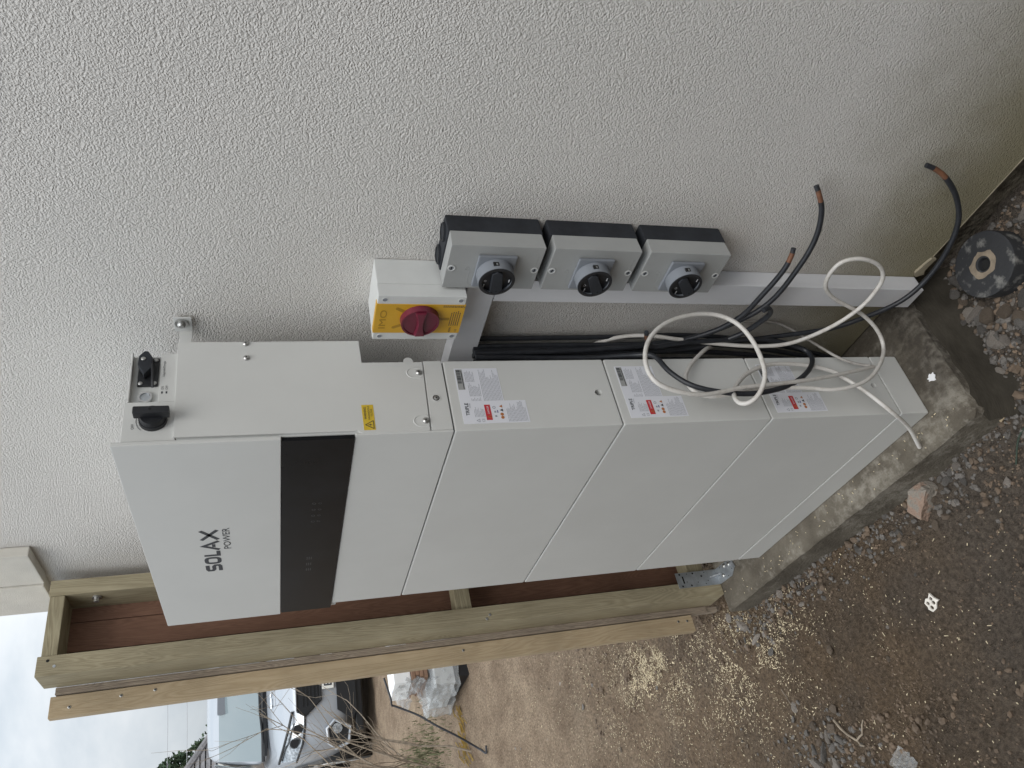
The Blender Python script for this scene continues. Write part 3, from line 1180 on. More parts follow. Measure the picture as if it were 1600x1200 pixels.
for zz in (1.4575, 1.4512):
    MB().box(-0.003, -0.0027, 0.0925, 0.0965, zz, zz + 0.0023).build('switch_mark', M_print, iv)
# dongle port with its rubber cap
dn = MB().box(-0.0135, -0.0095, 0.1125, 0.1680, 1.4665, 1.4965).build('dongle_port', M_black, iv, bevel=0.003)
MB().prism([(0.1330, 1.4890), (0.1450, 1.4960), (0.1620, 1.4950), (0.1720, 1.4880), (0.1720, 1.4820), (0.1600, 1.4750), (0.1400, 1.4745), (0.1250, 1.4860)], 'x', -0.0095, 0.004).build('port_cap', M_slate, dn, bevel=0.002)
MB().tube(catmull([(0.001, 0.150, 1.4760), (0.004, 0.135, 1.4740), (0.003, 0.118, 1.4730), (-0.002, 0.104, 1.4725)]), 0.0022, 6).build('cap_strap', M_black, dn, smooth=True)
for (yy, zz) in ((0.1175, 1.4915), (0.1175, 1.4715), (0.1630, 1.4715), (0.156, 1.4880)):
    s_ = screw_head(MB(), (-0.0095 if yy != 0.156 else 0.004, yy, zz), 'x', 0.0035, 0.002).build('screw', M_steel, dn, smooth=True)
bt = MB().ring((-0.0135, 0.0905, 1.4830), 'x', 0.0075, 0.0102, 0, 0.0055, 28).build('push_button', M_chrome, iv, smooth=True)
MB().cyl((-0.0135, 0.0905, 1.4830), (-0.0095, 0.0905, 1.4830), 0.0073, n=24).build('button_face', M_galv, bt, smooth=True)
# yellow warning label
wl = MB().prism([(0.0087, 1.1565), (0.0580, 1.1572), (0.0580, 1.1381), (0.0087, 1.1378)], 'x', 0.0006, 0.0009).build('warning_label', M_yellow, iv)
b = MB()
for a, c_ in (((0.0110, 1.1405), (0.0265, 1.1405)), ((0.0265, 1.1405), (0.0188, 1.1535)), ((0.0188, 1.1535), (0.0110, 1.1405))):
    b.tube([(0.001, *a), (0.001, *c_)], 0.0006, 4)
b.prism([(0.0193, 1.1495), (0.0170, 1.1450), (0.0186, 1.1450), (0.0180, 1.1418), (0.0206, 1.1458), (0.0190, 1.1458)], 'x', 0.0009, 0.0011)
text_into(b, 'WARNING', 'side', (0.0009, 0.0295, 1.1505), w=0.0235, h=0.0040, bold=0.01)
text_into(b, 'HAZARDOUS', 'side', (0.0009, 0.0285, 1.1450), w=0.0270, h=0.0030)
text_into(b, 'VOLTAGE', 'side', (0.0009, 0.0345, 1.1405), w=0.0150, h=0.0030)
b.build('warning_print', M_print, wl)
# wall bracket
br = MB()
br.box(-0.026, 0.009, 0.2375, 0.2400, 1.4210, 1.4490)
br.prism([(0.240, 1.4215), (0.240, 1.4420), (0.170, 1.4400), (0.170, 1.4235)], 'x', -0.0275, -0.0255)
br = br.build('wall_bracket', M_galv, iv, bevel=0.0012)
br.data.materials[0] = M_white
MB().cyl((-0.004, 0.2372, 1.4370), (-0.004, 0.2345, 1.4370), 0.0105, n=20).build('washer', M_steel, br, smooth=True)
s_ = screw_head(MB(), (-0.004, 0.2345, 1.4370), 'y', 0.0065, 0.006).build('bolt_head', M_steel, br, smooth=True)
MB().ring((-0.0255, 0.205, 1.4310), 'x', 0.0028, 0.0042, 0, 0.0008, 12).build('slot_rim', M_steel, br)

# ------------------------------------------------------------------ trunking
tv = thing('trunking', 'upright white plastic cable trunking below the switches, running down to the plinth', 'trunking', (0.12, 0.225, 0.008))
MB().box(0.0965, 0.1475, 0.2115, 0.2440, 0.0085, 0.9253).build('trunking_base', M_pvc, tv, bevel=0.001)
MB().box(0.0955, 0.1485, 0.2050, 0.2160, 0.0080, 0.9250).build('trunking_lid', M_pvc, tv, bevel=0.0016)
th_ = thing('trunking', 'short level white plastic trunking between the battery stack and yellow switch', 'trunking', (0, 0.225, 0.926))
MB().box(-0.19, 0.1475, 0.2115, 0.2440, 0.9270, 0.9760).build('trunking_base', M_pvc, th_, bevel=0.001)
MB().box(-0.19, 0.1485, 0.2050, 0.2160, 0.9262, 0.9768).build('trunking_lid', M_pvc, th_, bevel=0.0016)


# ------------------------------------------------------------------ grey rotary switches
def grey_switch(dz, ang, label):
    t = thing('isolator_switch', label, 'switch', (0.21, 0.2245, 0.953 + dz), 'grey rotary switches on the wall')
    z0, z1 = 0.8765 + dz, 1.0310 + dz
    MB().box(0.1650, 0.2525, 0.2072, 0.2445, z0 - 0.0015, z1 + 0.0015).build('back_box', M_slate, t, bevel=0.003)
    lid = MB()
    lid.b = bmesh.new()
    lo = [lid.b.verts.new(p) for p in ((0.1585, 0.2072, z0 + 0.002), (0.2535, 0.2072, z0 + 0.002), (0.2535, 0.2072, z1 - 0.001), (0.1585, 0.2072, z1 - 0.001))]
    hi = [lid.b.verts.new(p) for p in ((0.1590, 0.1755, z0 + 0.0005), (0.2530, 0.1755, z0 + 0.0005), (0.2530, 0.1755, z1 + 0.0005), (0.1590, 0.1755, z1 + 0.0005))]
    lid.b.faces.new(lo)
    lid.b.faces.new(hi)
    for i in range(4):
        j = (i + 1) % 4
        lid.b.faces.new((lo[i], lo[j], hi[j], hi[i]))
    ld = lid.build('lid', M_isogrey, t, bevel=0.0016)
    # moulded line and screw recesses
    e = MB()
    e.tube([(0.236, 0.1755, z0 + 0.010), (0.172, 0.1755, z0 + 0.010)], 0.0004, 4)
    e.tube([(0.170, 0.1755, z1 - 0.052), (0.166, 0.1755, z1 - 0.046), (0.170, 0.1755, z1 - 0.040), (0.178, 0.1755, z1 - 0.038), (0.200, 0.1755, z1 - 0.038)], 0.0004, 4)
    e.ring((0.2035, 0.1755, z1 - 0.033), 'y', 0.0030, 0.0037, -0.0004, 0.0002, 14)
    e.tube([(0.166, 0.1755, z0 + 0.008), (0.170, 0.1755, z0 + 0.008)], 0.0004, 4)
    e.build('moulded_marks', M_isogrey, ld)
    for zz in (z1 - 0.0075, z0 + 0.0085):
        rr = MB().ring((0.2035, 0.1755, zz), 'y', 0.0042, 0.0062, -0.0009, 0.0002, 18).build('screw_rim', M_yelbox, t, smooth=True)
        MB().cyl((0.2035, 0.1756, zz), (0.2035, 0.1752, zz), 0.0042, n=16).build('screw', M_knobgrey, rr)
        MB().box(0.2005, 0.2065, 0.1748, 0.1752, zz - 0.0009, zz + 0.0009).build('slot', M_dark, rr)
    zc = 0.9535 + dz
    MB().box(0.1680, 0.2360, 0.1690, 0.1755, zc - 0.0320, zc + 0.0320).build('mounting_plate', M_knobgrey, t, bevel=0.0038)
    rg = MB().ring((0.2020, 0, zc), 'y', 0.0268, 0.0300, 0.1490, 0.1690, 40).build('dial_collar', M_knobgrey, t, smooth=True)
    ft = MB().cyl((0.2020, 0.1690, zc), (0.2020, 0.1545, zc), 0.0268, n=36).build('dial_face', M_black, t, smooth=True)
    MB().ring((0.2020, 0, zc), 'y', 0.0245, 0.0293, 0.1478, 0.1490, 40).build('dial_lip', M_black, t, smooth=True)
    # padlock slot in the collar
    sb = MB().box(0.2285, 0.2325, 0.1550, 0.1625, zc + 0.001, zc + 0.010).build('padlock_slot', M_dark, rg)
    MB().box(0.2318, 0.2328, 0.1560, 0.1600, zc + 0.003, zc + 0.006).build('slot_glint', M_chrome, rg)
    # grip: an arrow-ended bar across the dial
    ca, sa = math.cos(ang), math.sin(ang)

    def R(u, v):
        return (0.2020 + u * ca - v * sa, zc + u * sa + v * ca)
    gp = MB().prism([R(-0.026, 0), R(-0.020, -0.010), R(0.018, -0.0085), R(0.0235, 0), R(0.018, 0.0085), R(-0.020, 0.010)], 'y', 0.1465, 0.1550).build('grip', M_slate, t, bevel=0.0016)
    p = R(-0.0195, 0.0)
    MB().cyl((p[0], 0.1466, p[1]), (p[0], 0.1462, p[1]), 0.0017, n=10).build('grip_hole', M_dark, gp)
    w_ = MB()
    for (u, v, s2) in ((-0.012, 0.0195, 0.0035), (-0.006, -0.0215, 0.003)):
        c_ = R(u, v)
        w_.box(c_[0] - s2, c_[0] + s2, 0.1540, 0.1545, c_[1] - 0.0008, c_[1] + 0.0008)
    text_into(w_, 'O', 'front', (R(-0.004, 0.016)[0], 0.1544, R(-0.004, 0.016)[1]), h=0.004, thick=0.0002)
    w_.build('dial_marks', M_decal, ft)
    if dz == 0:
        for xx in (0.183, 0.232):
            k = MB().cyl((xx, 0.2265, z1 + 0.0014), (xx, 0.2265, z1 + 0.0040), 0.0165 if xx < .2 else 0.0155, n=24).build('conduit_knockout', M_slate, t, smooth=True)
            MB().ring((xx, 0.2265, z1 + 0.0040), 'z', 0.0125, 0.0145, 0, 0.0012, 24).build('knockout_rim', M_black, k, smooth=True)
    return t


grey_switch(0, math.radians(8), 'topmost grey and black rotary switch, beside the yellow switch')
grey_switch(-0.1695, math.radians(30), 'middle one of three grey and black rotary switches on the wall')
grey_switch(-0.3400, math.radians(40), 'lowest grey and black rotary switch, just above the bare trunking')

# ------------------------------------------------------------------ yellow isolator
yi = thing('isolator_switch', 'pale box switch with yellow front and round red knob', 'switch', (0.1, 0.2, 1.06))
MB().box(0.0465, 0.1520, 0.1884, 0.2440, 0.9915, 1.1335).build('back_box', M_yelbox, yi, bevel=0.002)
MB().box(0.0455, 0.1530, 0.1605, 0.1878, 0.9895, 1.1342).build('lid', M_yelbox, yi, bevel=0.002)
MB().box(0.048, 0.150, 0.1865, 0.1895, 0.993, 1.132).build('lid_gasket', M_seam, yi)
yb = MB()
yb.box(0.0640, 0.1345, 0.1595, 0.1625, 0.9885, 1.1352)
yb.box(0.0640, 0.1345, 0.1625, 0.1700, 1.1338, 1.1352)
yp = yb.build('yellow_plate', M_yelplas, yi, bevel=0.0004)
KC = (0.1000, 1.0615)
for a in (math.radians(118), math.radians(58), math.radians(-90)):
    b = MB()
    d = Vector((math.cos(a), math.sin(a)))
    n = Vector((-d.y, d.x)) * 0.0030
    p0 = Vector(KC) + d * 0.030
    p1 = Vector(KC) + d * (0.0475 if a > 0 else 0.049)
    b.prism([tuple(p0 + n), tuple(p1 + n), tuple(p1 + d * 0.0022), tuple(p1 - n), tuple(p0 - n)], 'y', 0.1592, 0.1596)
    b.build('dial_slot', M_yeldark, yp)
b = MB()
text_into(b, 'IMO', 'front', (0.0755, 0.1594, 1.1165), w=0.045, h=0.011, thick=0.0003)
b.build('embossed_lettering', M_yeldark, yp)
b = MB()
text_into(b, '40A', 'front', (0.0665, 0.1594, 1.0045), w=0.013, h=0.0036)
text_into(b, 'CE', 'front', (0.0680, 0.1594, 0.9940), w=0.006, h=0.0036)
r_ = random.Random(5)
for k in range(5):
    z = 1.0085 - 0.0036 * k
    x = 0.0835
    while x < 0.112 + 0.006 * r_.random():
        wd = r_.uniform(0.0015, 0.0045)
        b.box(x, x + wd, 0.1592, 0.1595, z, z + 0.0012)
        x += wd + 0.0009
for k in range(2):
    z = 1.026
    while z > 0.992:
        wd = r_.uniform(0.0015, 0.004)
        b.box(0.1290 + k * 0.0028, 0.1302 + k * 0.0028, 0.1592, 0.1595, z - wd, z)
        z -= wd + 0.0009
b.build('rating_print', M_print, yp)
rk = MB().cyl((KC[0], 0.1595, KC[1]), (KC[0], 0.1500, KC[1]), 0.0325, 0.0315, n=44)
rk = rk.build('red_knob', M_redplas, yi, smooth=True)
MB().ring((KC[0], 0, KC[1]), 'y', 0.0285, 0.0316, 0.1485, 0.1501, 44).build('knob_rim', M_redplas, rk, smooth=True)
# waisted grip lying across the knob
a = math.radians(4)


def Rk(u, v):
    return (KC[0] + u * math.cos(a) - v * math.sin(a), KC[1] + u * math.sin(a) + v * math.cos(a))


bb = bmesh.new()
prof = [(-0.0275, 0.0100), (-0.012, 0.0062), (0.0, 0.0050), (0.012, 0.0062), (0.0275, 0.0100)]
rows = []
for u, hw in prof:
    rows.append([bb.verts.new((Rk(u, v)[0], yy, Rk(u, v)[1])) for v, yy in ((-hw, 0.1502), (-hw * 0.75, 0.1440), (hw * 0.75, 0.1440), (hw, 0.1502))])
for A, B in zip(rows, rows[1:]):
    for k in range(3):
        bb.faces.new((A[k], A[k + 1], B[k + 1], B[k]))
bb.faces.new(rows[0])
bb.faces.new(rows[-1][::-1])
q = MB()
q.b = bb
q.build('knob_grip', M_redplas, rk, bevel=0.0008)
for xx in (0.0545, 0.1440):
    for zz in (0.9985, 1.1225):
        rr = MB().ring((xx, 0.1605, zz), 'y', 0.0040, 0.0050, -0.0005, 0.0002, 18).build('screw_rim', M_yelbox, yi, smooth=True)
        MB().cyl((xx, 0.1606, zz), (xx, 0.1603, zz), 0.0040, n=16).build('screw_hole', M_knobgrey, rr)

# ------------------------------------------------------------------ cables
CAB = {
    'blackA': [(-0.036,0.200,0.935), (-0.038,0.200,0.726), (-0.033,0.200,0.589), (-0.023,0.200,0.446), (0.015,0.190,0.317), (0.052,0.180,0.203), (0.088,0.175,0.151), (0.138,0.175,0.091), (0.190,0.180,0.065), (0.259,0.190,0.061), (0.330,0.200,0.083), (0.379,0.210,0.123), (0.410,0.220,0.166), (0.422,0.228,0.195), (0.425,0.234,0.216)],
    'blackB': [(-0.031,0.190,0.935), (-0.028,0.190,0.798), (-0.020,0.190,0.667), (-0.001,0.190,0.534), (0.057,0.180,0.450), (0.132,0.175,0.393), (0.225,0.185,0.374), (0.282,0.200,0.368), (0.328,0.215,0.379), (0.355,0.226,0.397), (0.366,0.234,0.406)],
    'blackC': [(-0.041,0.210,0.935), (-0.039,0.205,0.791), (-0.028,0.200,0.661), (0.013,0.190,0.497), (0.086,0.175,0.438), (0.155,0.175,0.420), (0.213,0.180,0.407), (0.243,0.187,0.404), (0.260,0.192,0.406)],
    'blackD': [(-0.045,0.195,0.935), (-0.047,0.195,0.791), (-0.040,0.195,0.644), (-0.021,0.190,0.480), (0.031,0.180,0.407), (0.082,0.170,0.388), (0.122,0.160,0.389), (0.142,0.155,0.407), (0.142,0.150,0.420)],
    'blackF': [(-0.030,0.180,0.935), (-0.034,0.180,0.799), (-0.022,0.170,0.699), (-0.000,0.158,0.630), (0.020,0.140,0.600), (0.030,0.096,0.588), (0.040,0.055,0.560), (0.050,0.030,0.508), (0.055,0.022,0.445), (0.055,0.037,0.367), (0.050,0.067,0.309), (0.026,0.115,0.252), (0.014,0.150,0.236), (0.012,0.170,0.262), (0.021,0.180,0.341), (0.015,0.180,0.473), (0.012,0.175,0.545), (0.010,0.170,0.587), (0.036,0.165,0.612), (0.064,0.162,0.627)],
    'white1': [(-0.056,0.215,0.716), (-0.017,0.215,0.647), (0.003,0.205,0.588), (0.009,0.190,0.524), (0.011,0.175,0.428), (0.017,0.165,0.345), (0.035,0.160,0.281), (0.085,0.160,0.220), (0.138,0.165,0.184), (0.188,0.170,0.177), (0.217,0.175,0.184), (0.240,0.180,0.211), (0.248,0.185,0.254), (0.234,0.188,0.286), (0.200,0.188,0.291), (0.169,0.185,0.279), (0.143,0.180,0.241), (0.114,0.170,0.164), (0.088,0.150,0.116), (0.067,0.125,0.098), (0.075,0.082,0.133), (0.075,0.041,0.182), (0.070,0.023,0.230), (0.062,0.021,0.278), (0.055,0.032,0.327), (0.050,0.036,0.408), (0.046,0.027,0.493), (0.040,0.029,0.537), (0.034,0.049,0.557), (0.024,0.084,0.554), (0.016,0.122,0.524), (0.006,0.165,0.472), (-0.010,0.185,0.441)],
    'white2': [(0.030,0.099,0.110), (0.040,0.079,0.185), (0.050,0.059,0.269), (0.060,0.041,0.369), (0.065,0.029,0.476), (0.070,0.012,0.565), (0.075,0.021,0.628), (0.080,0.042,0.661), (0.085,0.081,0.665), (0.090,0.123,0.645), (0.098,0.155,0.604), (0.106,0.169,0.549), (0.112,0.164,0.499), (0.116,0.136,0.465), (0.115,0.087,0.450), (0.110,0.032,0.452), (0.100,-0.000,0.467), (0.085,-0.015,0.485), (0.070,-0.009,0.498), (0.055,0.019,0.492), (0.040,0.055,0.462), (0.030,0.089,0.416), (0.024,0.113,0.350), (0.022,0.111,0.266), (0.024,0.093,0.213), (0.028,0.074,0.198), (0.034,0.034,0.170), (0.030,-0.012,0.132), (-0.012,-0.026,0.062), (-0.061,-0.046,0.0055)],
    'grey3': [(0.013,0.235,0.359), (0.008,0.235,0.269), (-0.005,0.200,0.200), (0.014,0.135,0.167), (0.020,0.112,0.128), (0.030,0.102,0.116)],
}


def cable(key, r, m, label, tip=None, sm=1, n=10):
    P = smooth_pts(catmull(CAB[key], 8), sm * 2)
    c0 = P[len(P) // 2]
    t = thing('cable', label, 'cable', (c0.x, c0.y, c0.z), 'loose cables by the battery stack')
    if tip:
        # bared end: brown cores then the dark cut face
        L_acc, k = 0, len(P) - 1
        while L_acc < tip and k > 1:
            L_acc += (P[k] - P[k - 1]).length
            k -= 1
        k2 = len(P) - 1
        acc = 0
        while acc < tip * 0.3 and k2 > k + 1:
            acc += (P[k2] - P[k2 - 1]).length
            k2 -= 1
        MB().tube(P[:k + 1], r, n).build('sheath', m, t, smooth=True)
        MB().tube(P[k:k2 + 1], r * 0.93, n).build('bared_core', M_copper, t, smooth=True)
        MB().tube(P[k2:], r * 0.9, n).build('cut_end', M_cabblk, t, smooth=True)
    else:
        MB().tube(P, r, n).build('sheath', m, t, smooth=True)
    return t


RB = 0.0050
cable('blackA', RB, M_cabblk, 'longest black cable, curving past the trunking foot to a brown end low on the wall', tip=0.048)
cable('blackB', RB, M_cabblk, 'black cable curving up to a brown end against the wall, middle of three', tip=0.03)
cable('blackC', RB, M_cabblk, 'black cable with short brown end standing clear of the trunking, nearest the grey switches', tip=0.026)
cable('blackD', RB * 1.05, M_cabblk, 'black cable whose hooked end stops in front of the white trunking')
cable('blackF', RB, M_cabblk, 'black cable sagging in a loop across the battery sides, short brown tip beside the stack', tip=0.022)
cable('white1', 0.0041, M_cabwht, 'off-white cable with a teardrop loop over the foot of the trunking')
cable('white2', 0.0043, M_cabwht, 'off-white cable in a wide ring, its free end trailing onto the plinth')
cable('grey3', 0.0030, M_cabgry, 'thin dusty grey cable close to the wall behind the lowest battery')

# remaining strands of the black bundle behind the stack
for k in range(5):
    y0 = 0.166 + 0.014 * k
    CAB['s%d' % k] = [(-0.052 + 0.006 * k, y0, 0.935), (-0.050 + 0.005 * k, y0 + 0.004, 0.80), (-0.047 + 0.007 * k, y0 - 0.003, 0.66),
                      (-0.052 + 0.009 * k, y0, 0.50), (-0.055 + 0.008 * k, y0 - 0.004, 0.36), (-0.075 + 0.004 * k, y0, 0.20), (-0.11, y0, 0.012)]
    P = smooth_pts(catmull(CAB['s%d' % k], 6), 2)
    tag(MB().tube(P, RB, 8).build('cable', M_cabblk, smooth=True), 'black cable in the bundle hanging straight down behind the battery stack', 'cable', 'black cable bundle behind the stack')

# ------------------------------------------------------------------ timber frame at the far end
XF = -0.95
fr = thing('timber_screen', 'green treated timber frame with red-brown boards standing left of the battery stack', 'fence', (-1.0, 0.1, 0))
MB().box(XF - 0.095, XF, 0.1775, 0.2170, 0.0, 1.8180).build('post', M_wgreen, fr, bevel=0.002)
MB().box(XF - 0.095, XF, -0.0145, 0.0320, 0.0005, 1.8230).build('post', M_wgreen, fr, bevel=0.002)
MB().box(XF - 0.090, XF - 0.003, 0.0322, 0.1773, 1.7830, 1.8160).build('rail', M_wgreeny, fr, bevel=0.002)
MB().box(XF - 0.070, XF - 0.012, 0.0322, 0.1773, 0.778, 0.822).build('rail', M_wgreeny, fr, bevel=0.002)
MB().box(XF - 0.070, XF - 0.012, 0.0322, 0.1773, 0.035, 0.090).build('rail', M_wgreeny, fr, bevel=0.002)
for k, (y0, y1) in enumerate(((-0.010, 0.065), (0.0665, 0.140), (0.1415, 0.212))):
    MB().box(XF - 0.112, XF - 0.0955, y0, y1, 0.02, 1.800).build('board', M_wred, fr, bevel=0.002)
pe = MB()
for k in range(4):
    pe.box(XF - 0.121, XF - 0.096 + 0.0012 * (k % 2), -0.0185 - 0.0042 * k, -0.0148 - 0.0042 * k, 0.02, 1.798)
pe.build('ply_sheet', M_wply, fr)
MB().box(XF - 0.122, XF - 0.100, -0.0830, -0.0335, 0.075, 1.808).build('batten', M_wbat, fr, bevel=0.0018)
MB().box(XF - 0.118, XF - 0.100, -0.0325, -0.018, -0.02, 0.070).build('batten_stub', M_wply, fr, bevel=0.001)
for zz in (1.765, 1.655, 1.58, 0.80, 0.125, 0.095):
    yy = -0.060 + 0.012 * math.sin(zz * 9)
    s_ = screw_head(MB(), (XF - 0.0999, yy, zz), 'x', 0.0038, 0.0012).build('screw', M_steel, fr, smooth=True)
    MB().cyl((XF - 0.0988, yy, zz), (XF - 0.0985, yy, zz), 0.0018, n=8).build('slot', M_dark, s_)
bo = MB().cyl((XF - 0.030, 0.1775, 1.718), (XF - 0.030, 0.1735, 1.718), 0.011, n=18).build('bolt', M_steel, fr, smooth=True)
MB().cyl((XF - 0.030, 0.1735, 1.718), (XF - 0.030, 0.164, 1.718), 0.0065, n=6).build('nut', M_steel, bo)
for (yy, zz, mm_) in ((0.020, 1.80, M_dark), (0.006, 1.785, M_galv)):
    MB().cyl((XF - 0.001, yy, zz), (XF + 0.0006, yy, zz), 0.0035, n=10).build('nail_head', mm_, fr)
for (yy, zz) in ((0.006, 0.735), (-0.004, 0.745)):
    s_ = screw_head(MB(), (XF, yy, zz), 'x', 0.004, 0.0012).build('screw', M_steel, fr, smooth=True)
# galvanised angle plate at the post foot
bk = MB()
bk.box(XF + 0.0003, XF + 0.0028, 0.0165, 0.0640, 0.0030, 0.1430)
bk.prism([(XF + 0.0003, 0.0640), (XF + 0.100, 0.0600), (XF + 0.106, 0.0300), (XF + 0.075, 0.0125), (XF + 0.0003, 0.0165)], 'z', 0.0008, 0.0033)
bk = bk.build('angle_plate', M_galv, fr, bevel=0.0006)
h = MB()
for (yy, zz) in ((0.0585, .130), (0.0220, .130), (0.0585, .105), (0.0585, .085), (0.022, .100), (0.034, .112), (0.0225, .05), (0.030, .075), (0.058, .045), (0.0475, .058), (0.032, .04)):
    h.cyl((XF + 0.0028, yy, zz), (XF + 0.0031, yy, zz), random.choice((0.0016, 0.0016, 0.0030)), n=10)
h.box(XF + 0.0028, XF + 0.0031, 0.030, 0.052, .1195, .1245)
for (xx, yy) in ((0.030, 0.0570), (0.092, 0.050), (0.088, 0.030), (0.060, 0.019)):
    h.cyl((XF + xx, yy, 0.0033), (XF + xx, yy, 0.0036), 0.0018, n=10)
h.build('punched_holes', M_dark, bk)
for (xx, yy) in ((0.035, 0.0300), (0.055, 0.052), (0.080, 0.047)):
    s_ = screw_head(MB(), (XF + xx, yy, 0.0033), 'z', 0.0065, 0.005).build('screw_bolt', M_steel, bk, smooth=True)
MB().prism([(XF + 0.003, 0.004), (XF + 0.026, 0.004), (XF + 0.003, 0.030)], 'y', 0.039, 0.043).build('gusset', M_galv, bk)

# ------------------------------------------------------------------ stones
def stone_mesh(seed, flat=0.7, ang=4, sub=2):
    r = random.Random(seed)
    b = bmesh.new()
    bmesh.ops.create_icosphere(b, subdivisions=sub, radius=0.5)
    planes = []
    for _ in range(ang + 5):
        d = Vector((r.gauss(0, 1), r.gauss(0, 1), r.gauss(0, 0.8))).normalized()
        planes.append((d, r.uniform(0.27, 0.43)))
    off = Vector((r.random() * 50, r.random() * 50, 0))
    for v in b.verts:
        p = v.co
        for d, k in planes:
            e = p.dot(d)
            if e > k:
                p = p - d * (e - k) * 0.94
        p = p * (1 + 0.10 * mnoise.noise(p * 4 + off))
        v.co = (p.x, p.y, p.z * flat)
    me = bpy.data.meshes.new('stone')
    b.to_mesh(me)
    b.free()
    me.polygons.foreach_set('use_smooth', [True] * len(me.polygons))
    me.set_sharp_from_angle(angle=math.radians(24))
    return me


SM = {}
for mi, mm_ in enumerate((M_stg, M_stb, M_stp)):
    for k in range(6):
        m_ = stone_mesh(100 * mi + k, random.Random(k).uniform(0.55, 0.85))
        m_.materials.append(mm_)
        SM[mi, k] = m_


def stone(x, y, sx, sy, sz, mi, label, group=None, rz=None, k=None, sink=0.28, name='stone', cat='stone', z=None):
    k = random.randrange(6) if k is None else k
    o = bpy.data.objects.new(name, SM[mi, k])
    COL.objects.link(o)
    zz = gz(x, y) if z is None else z
    o.location = (x, y, zz + sz * (0.5 - sink) * 0.7)
    o.scale = (sx, sy, sz)
    o.rotation_euler = (random.uniform(-.25, .25), random.uniform(-.25, .25), random.uniform(0, 6.28) if rz is None else rz)
    return tag(o, label, cat, group)


# the big broken brick against the plinth
bb = bmesh.new()
Pb = [(-.048, -.020, 0), (.040, -.026, 0), (.050, .012, 0), (.022, .030, 0), (-.040, .024, 0),
      (-.040, -.016, .030), (.034, -.020, .036), (.043, .006, .026), (.016, .020, .040), (-.034, .017, .034)]
bv = [bb.verts.new(p) for p in Pb]
bmesh.ops.convex_hull(bb, input=bb.verts)
bmesh.ops.subdivide_edges(bb, edges=bb.edges, cuts=3, use_grid_fill=True)
for v in bb.verts:
    v.co += Vector((mnoise.noise(v.co * 60), mnoise.noise(v.co * 60 + Vector((9, 0, 0))), mnoise.noise(v.co * 60 + Vector((0, 9, 0))))) * 0.0028
q = MB()
q.b = bb
o = q.build('broken_brick', M_brick, smooth=True, ang=25)
o.location = (-0.205, -0.098, gz(-0.205, -0.098) - 0.006)
o.rotation_euler = (0.08, -0.05, math.radians(38))
tag(o, 'large broken pinkish brick lying against the front of the plinth', 'brick')

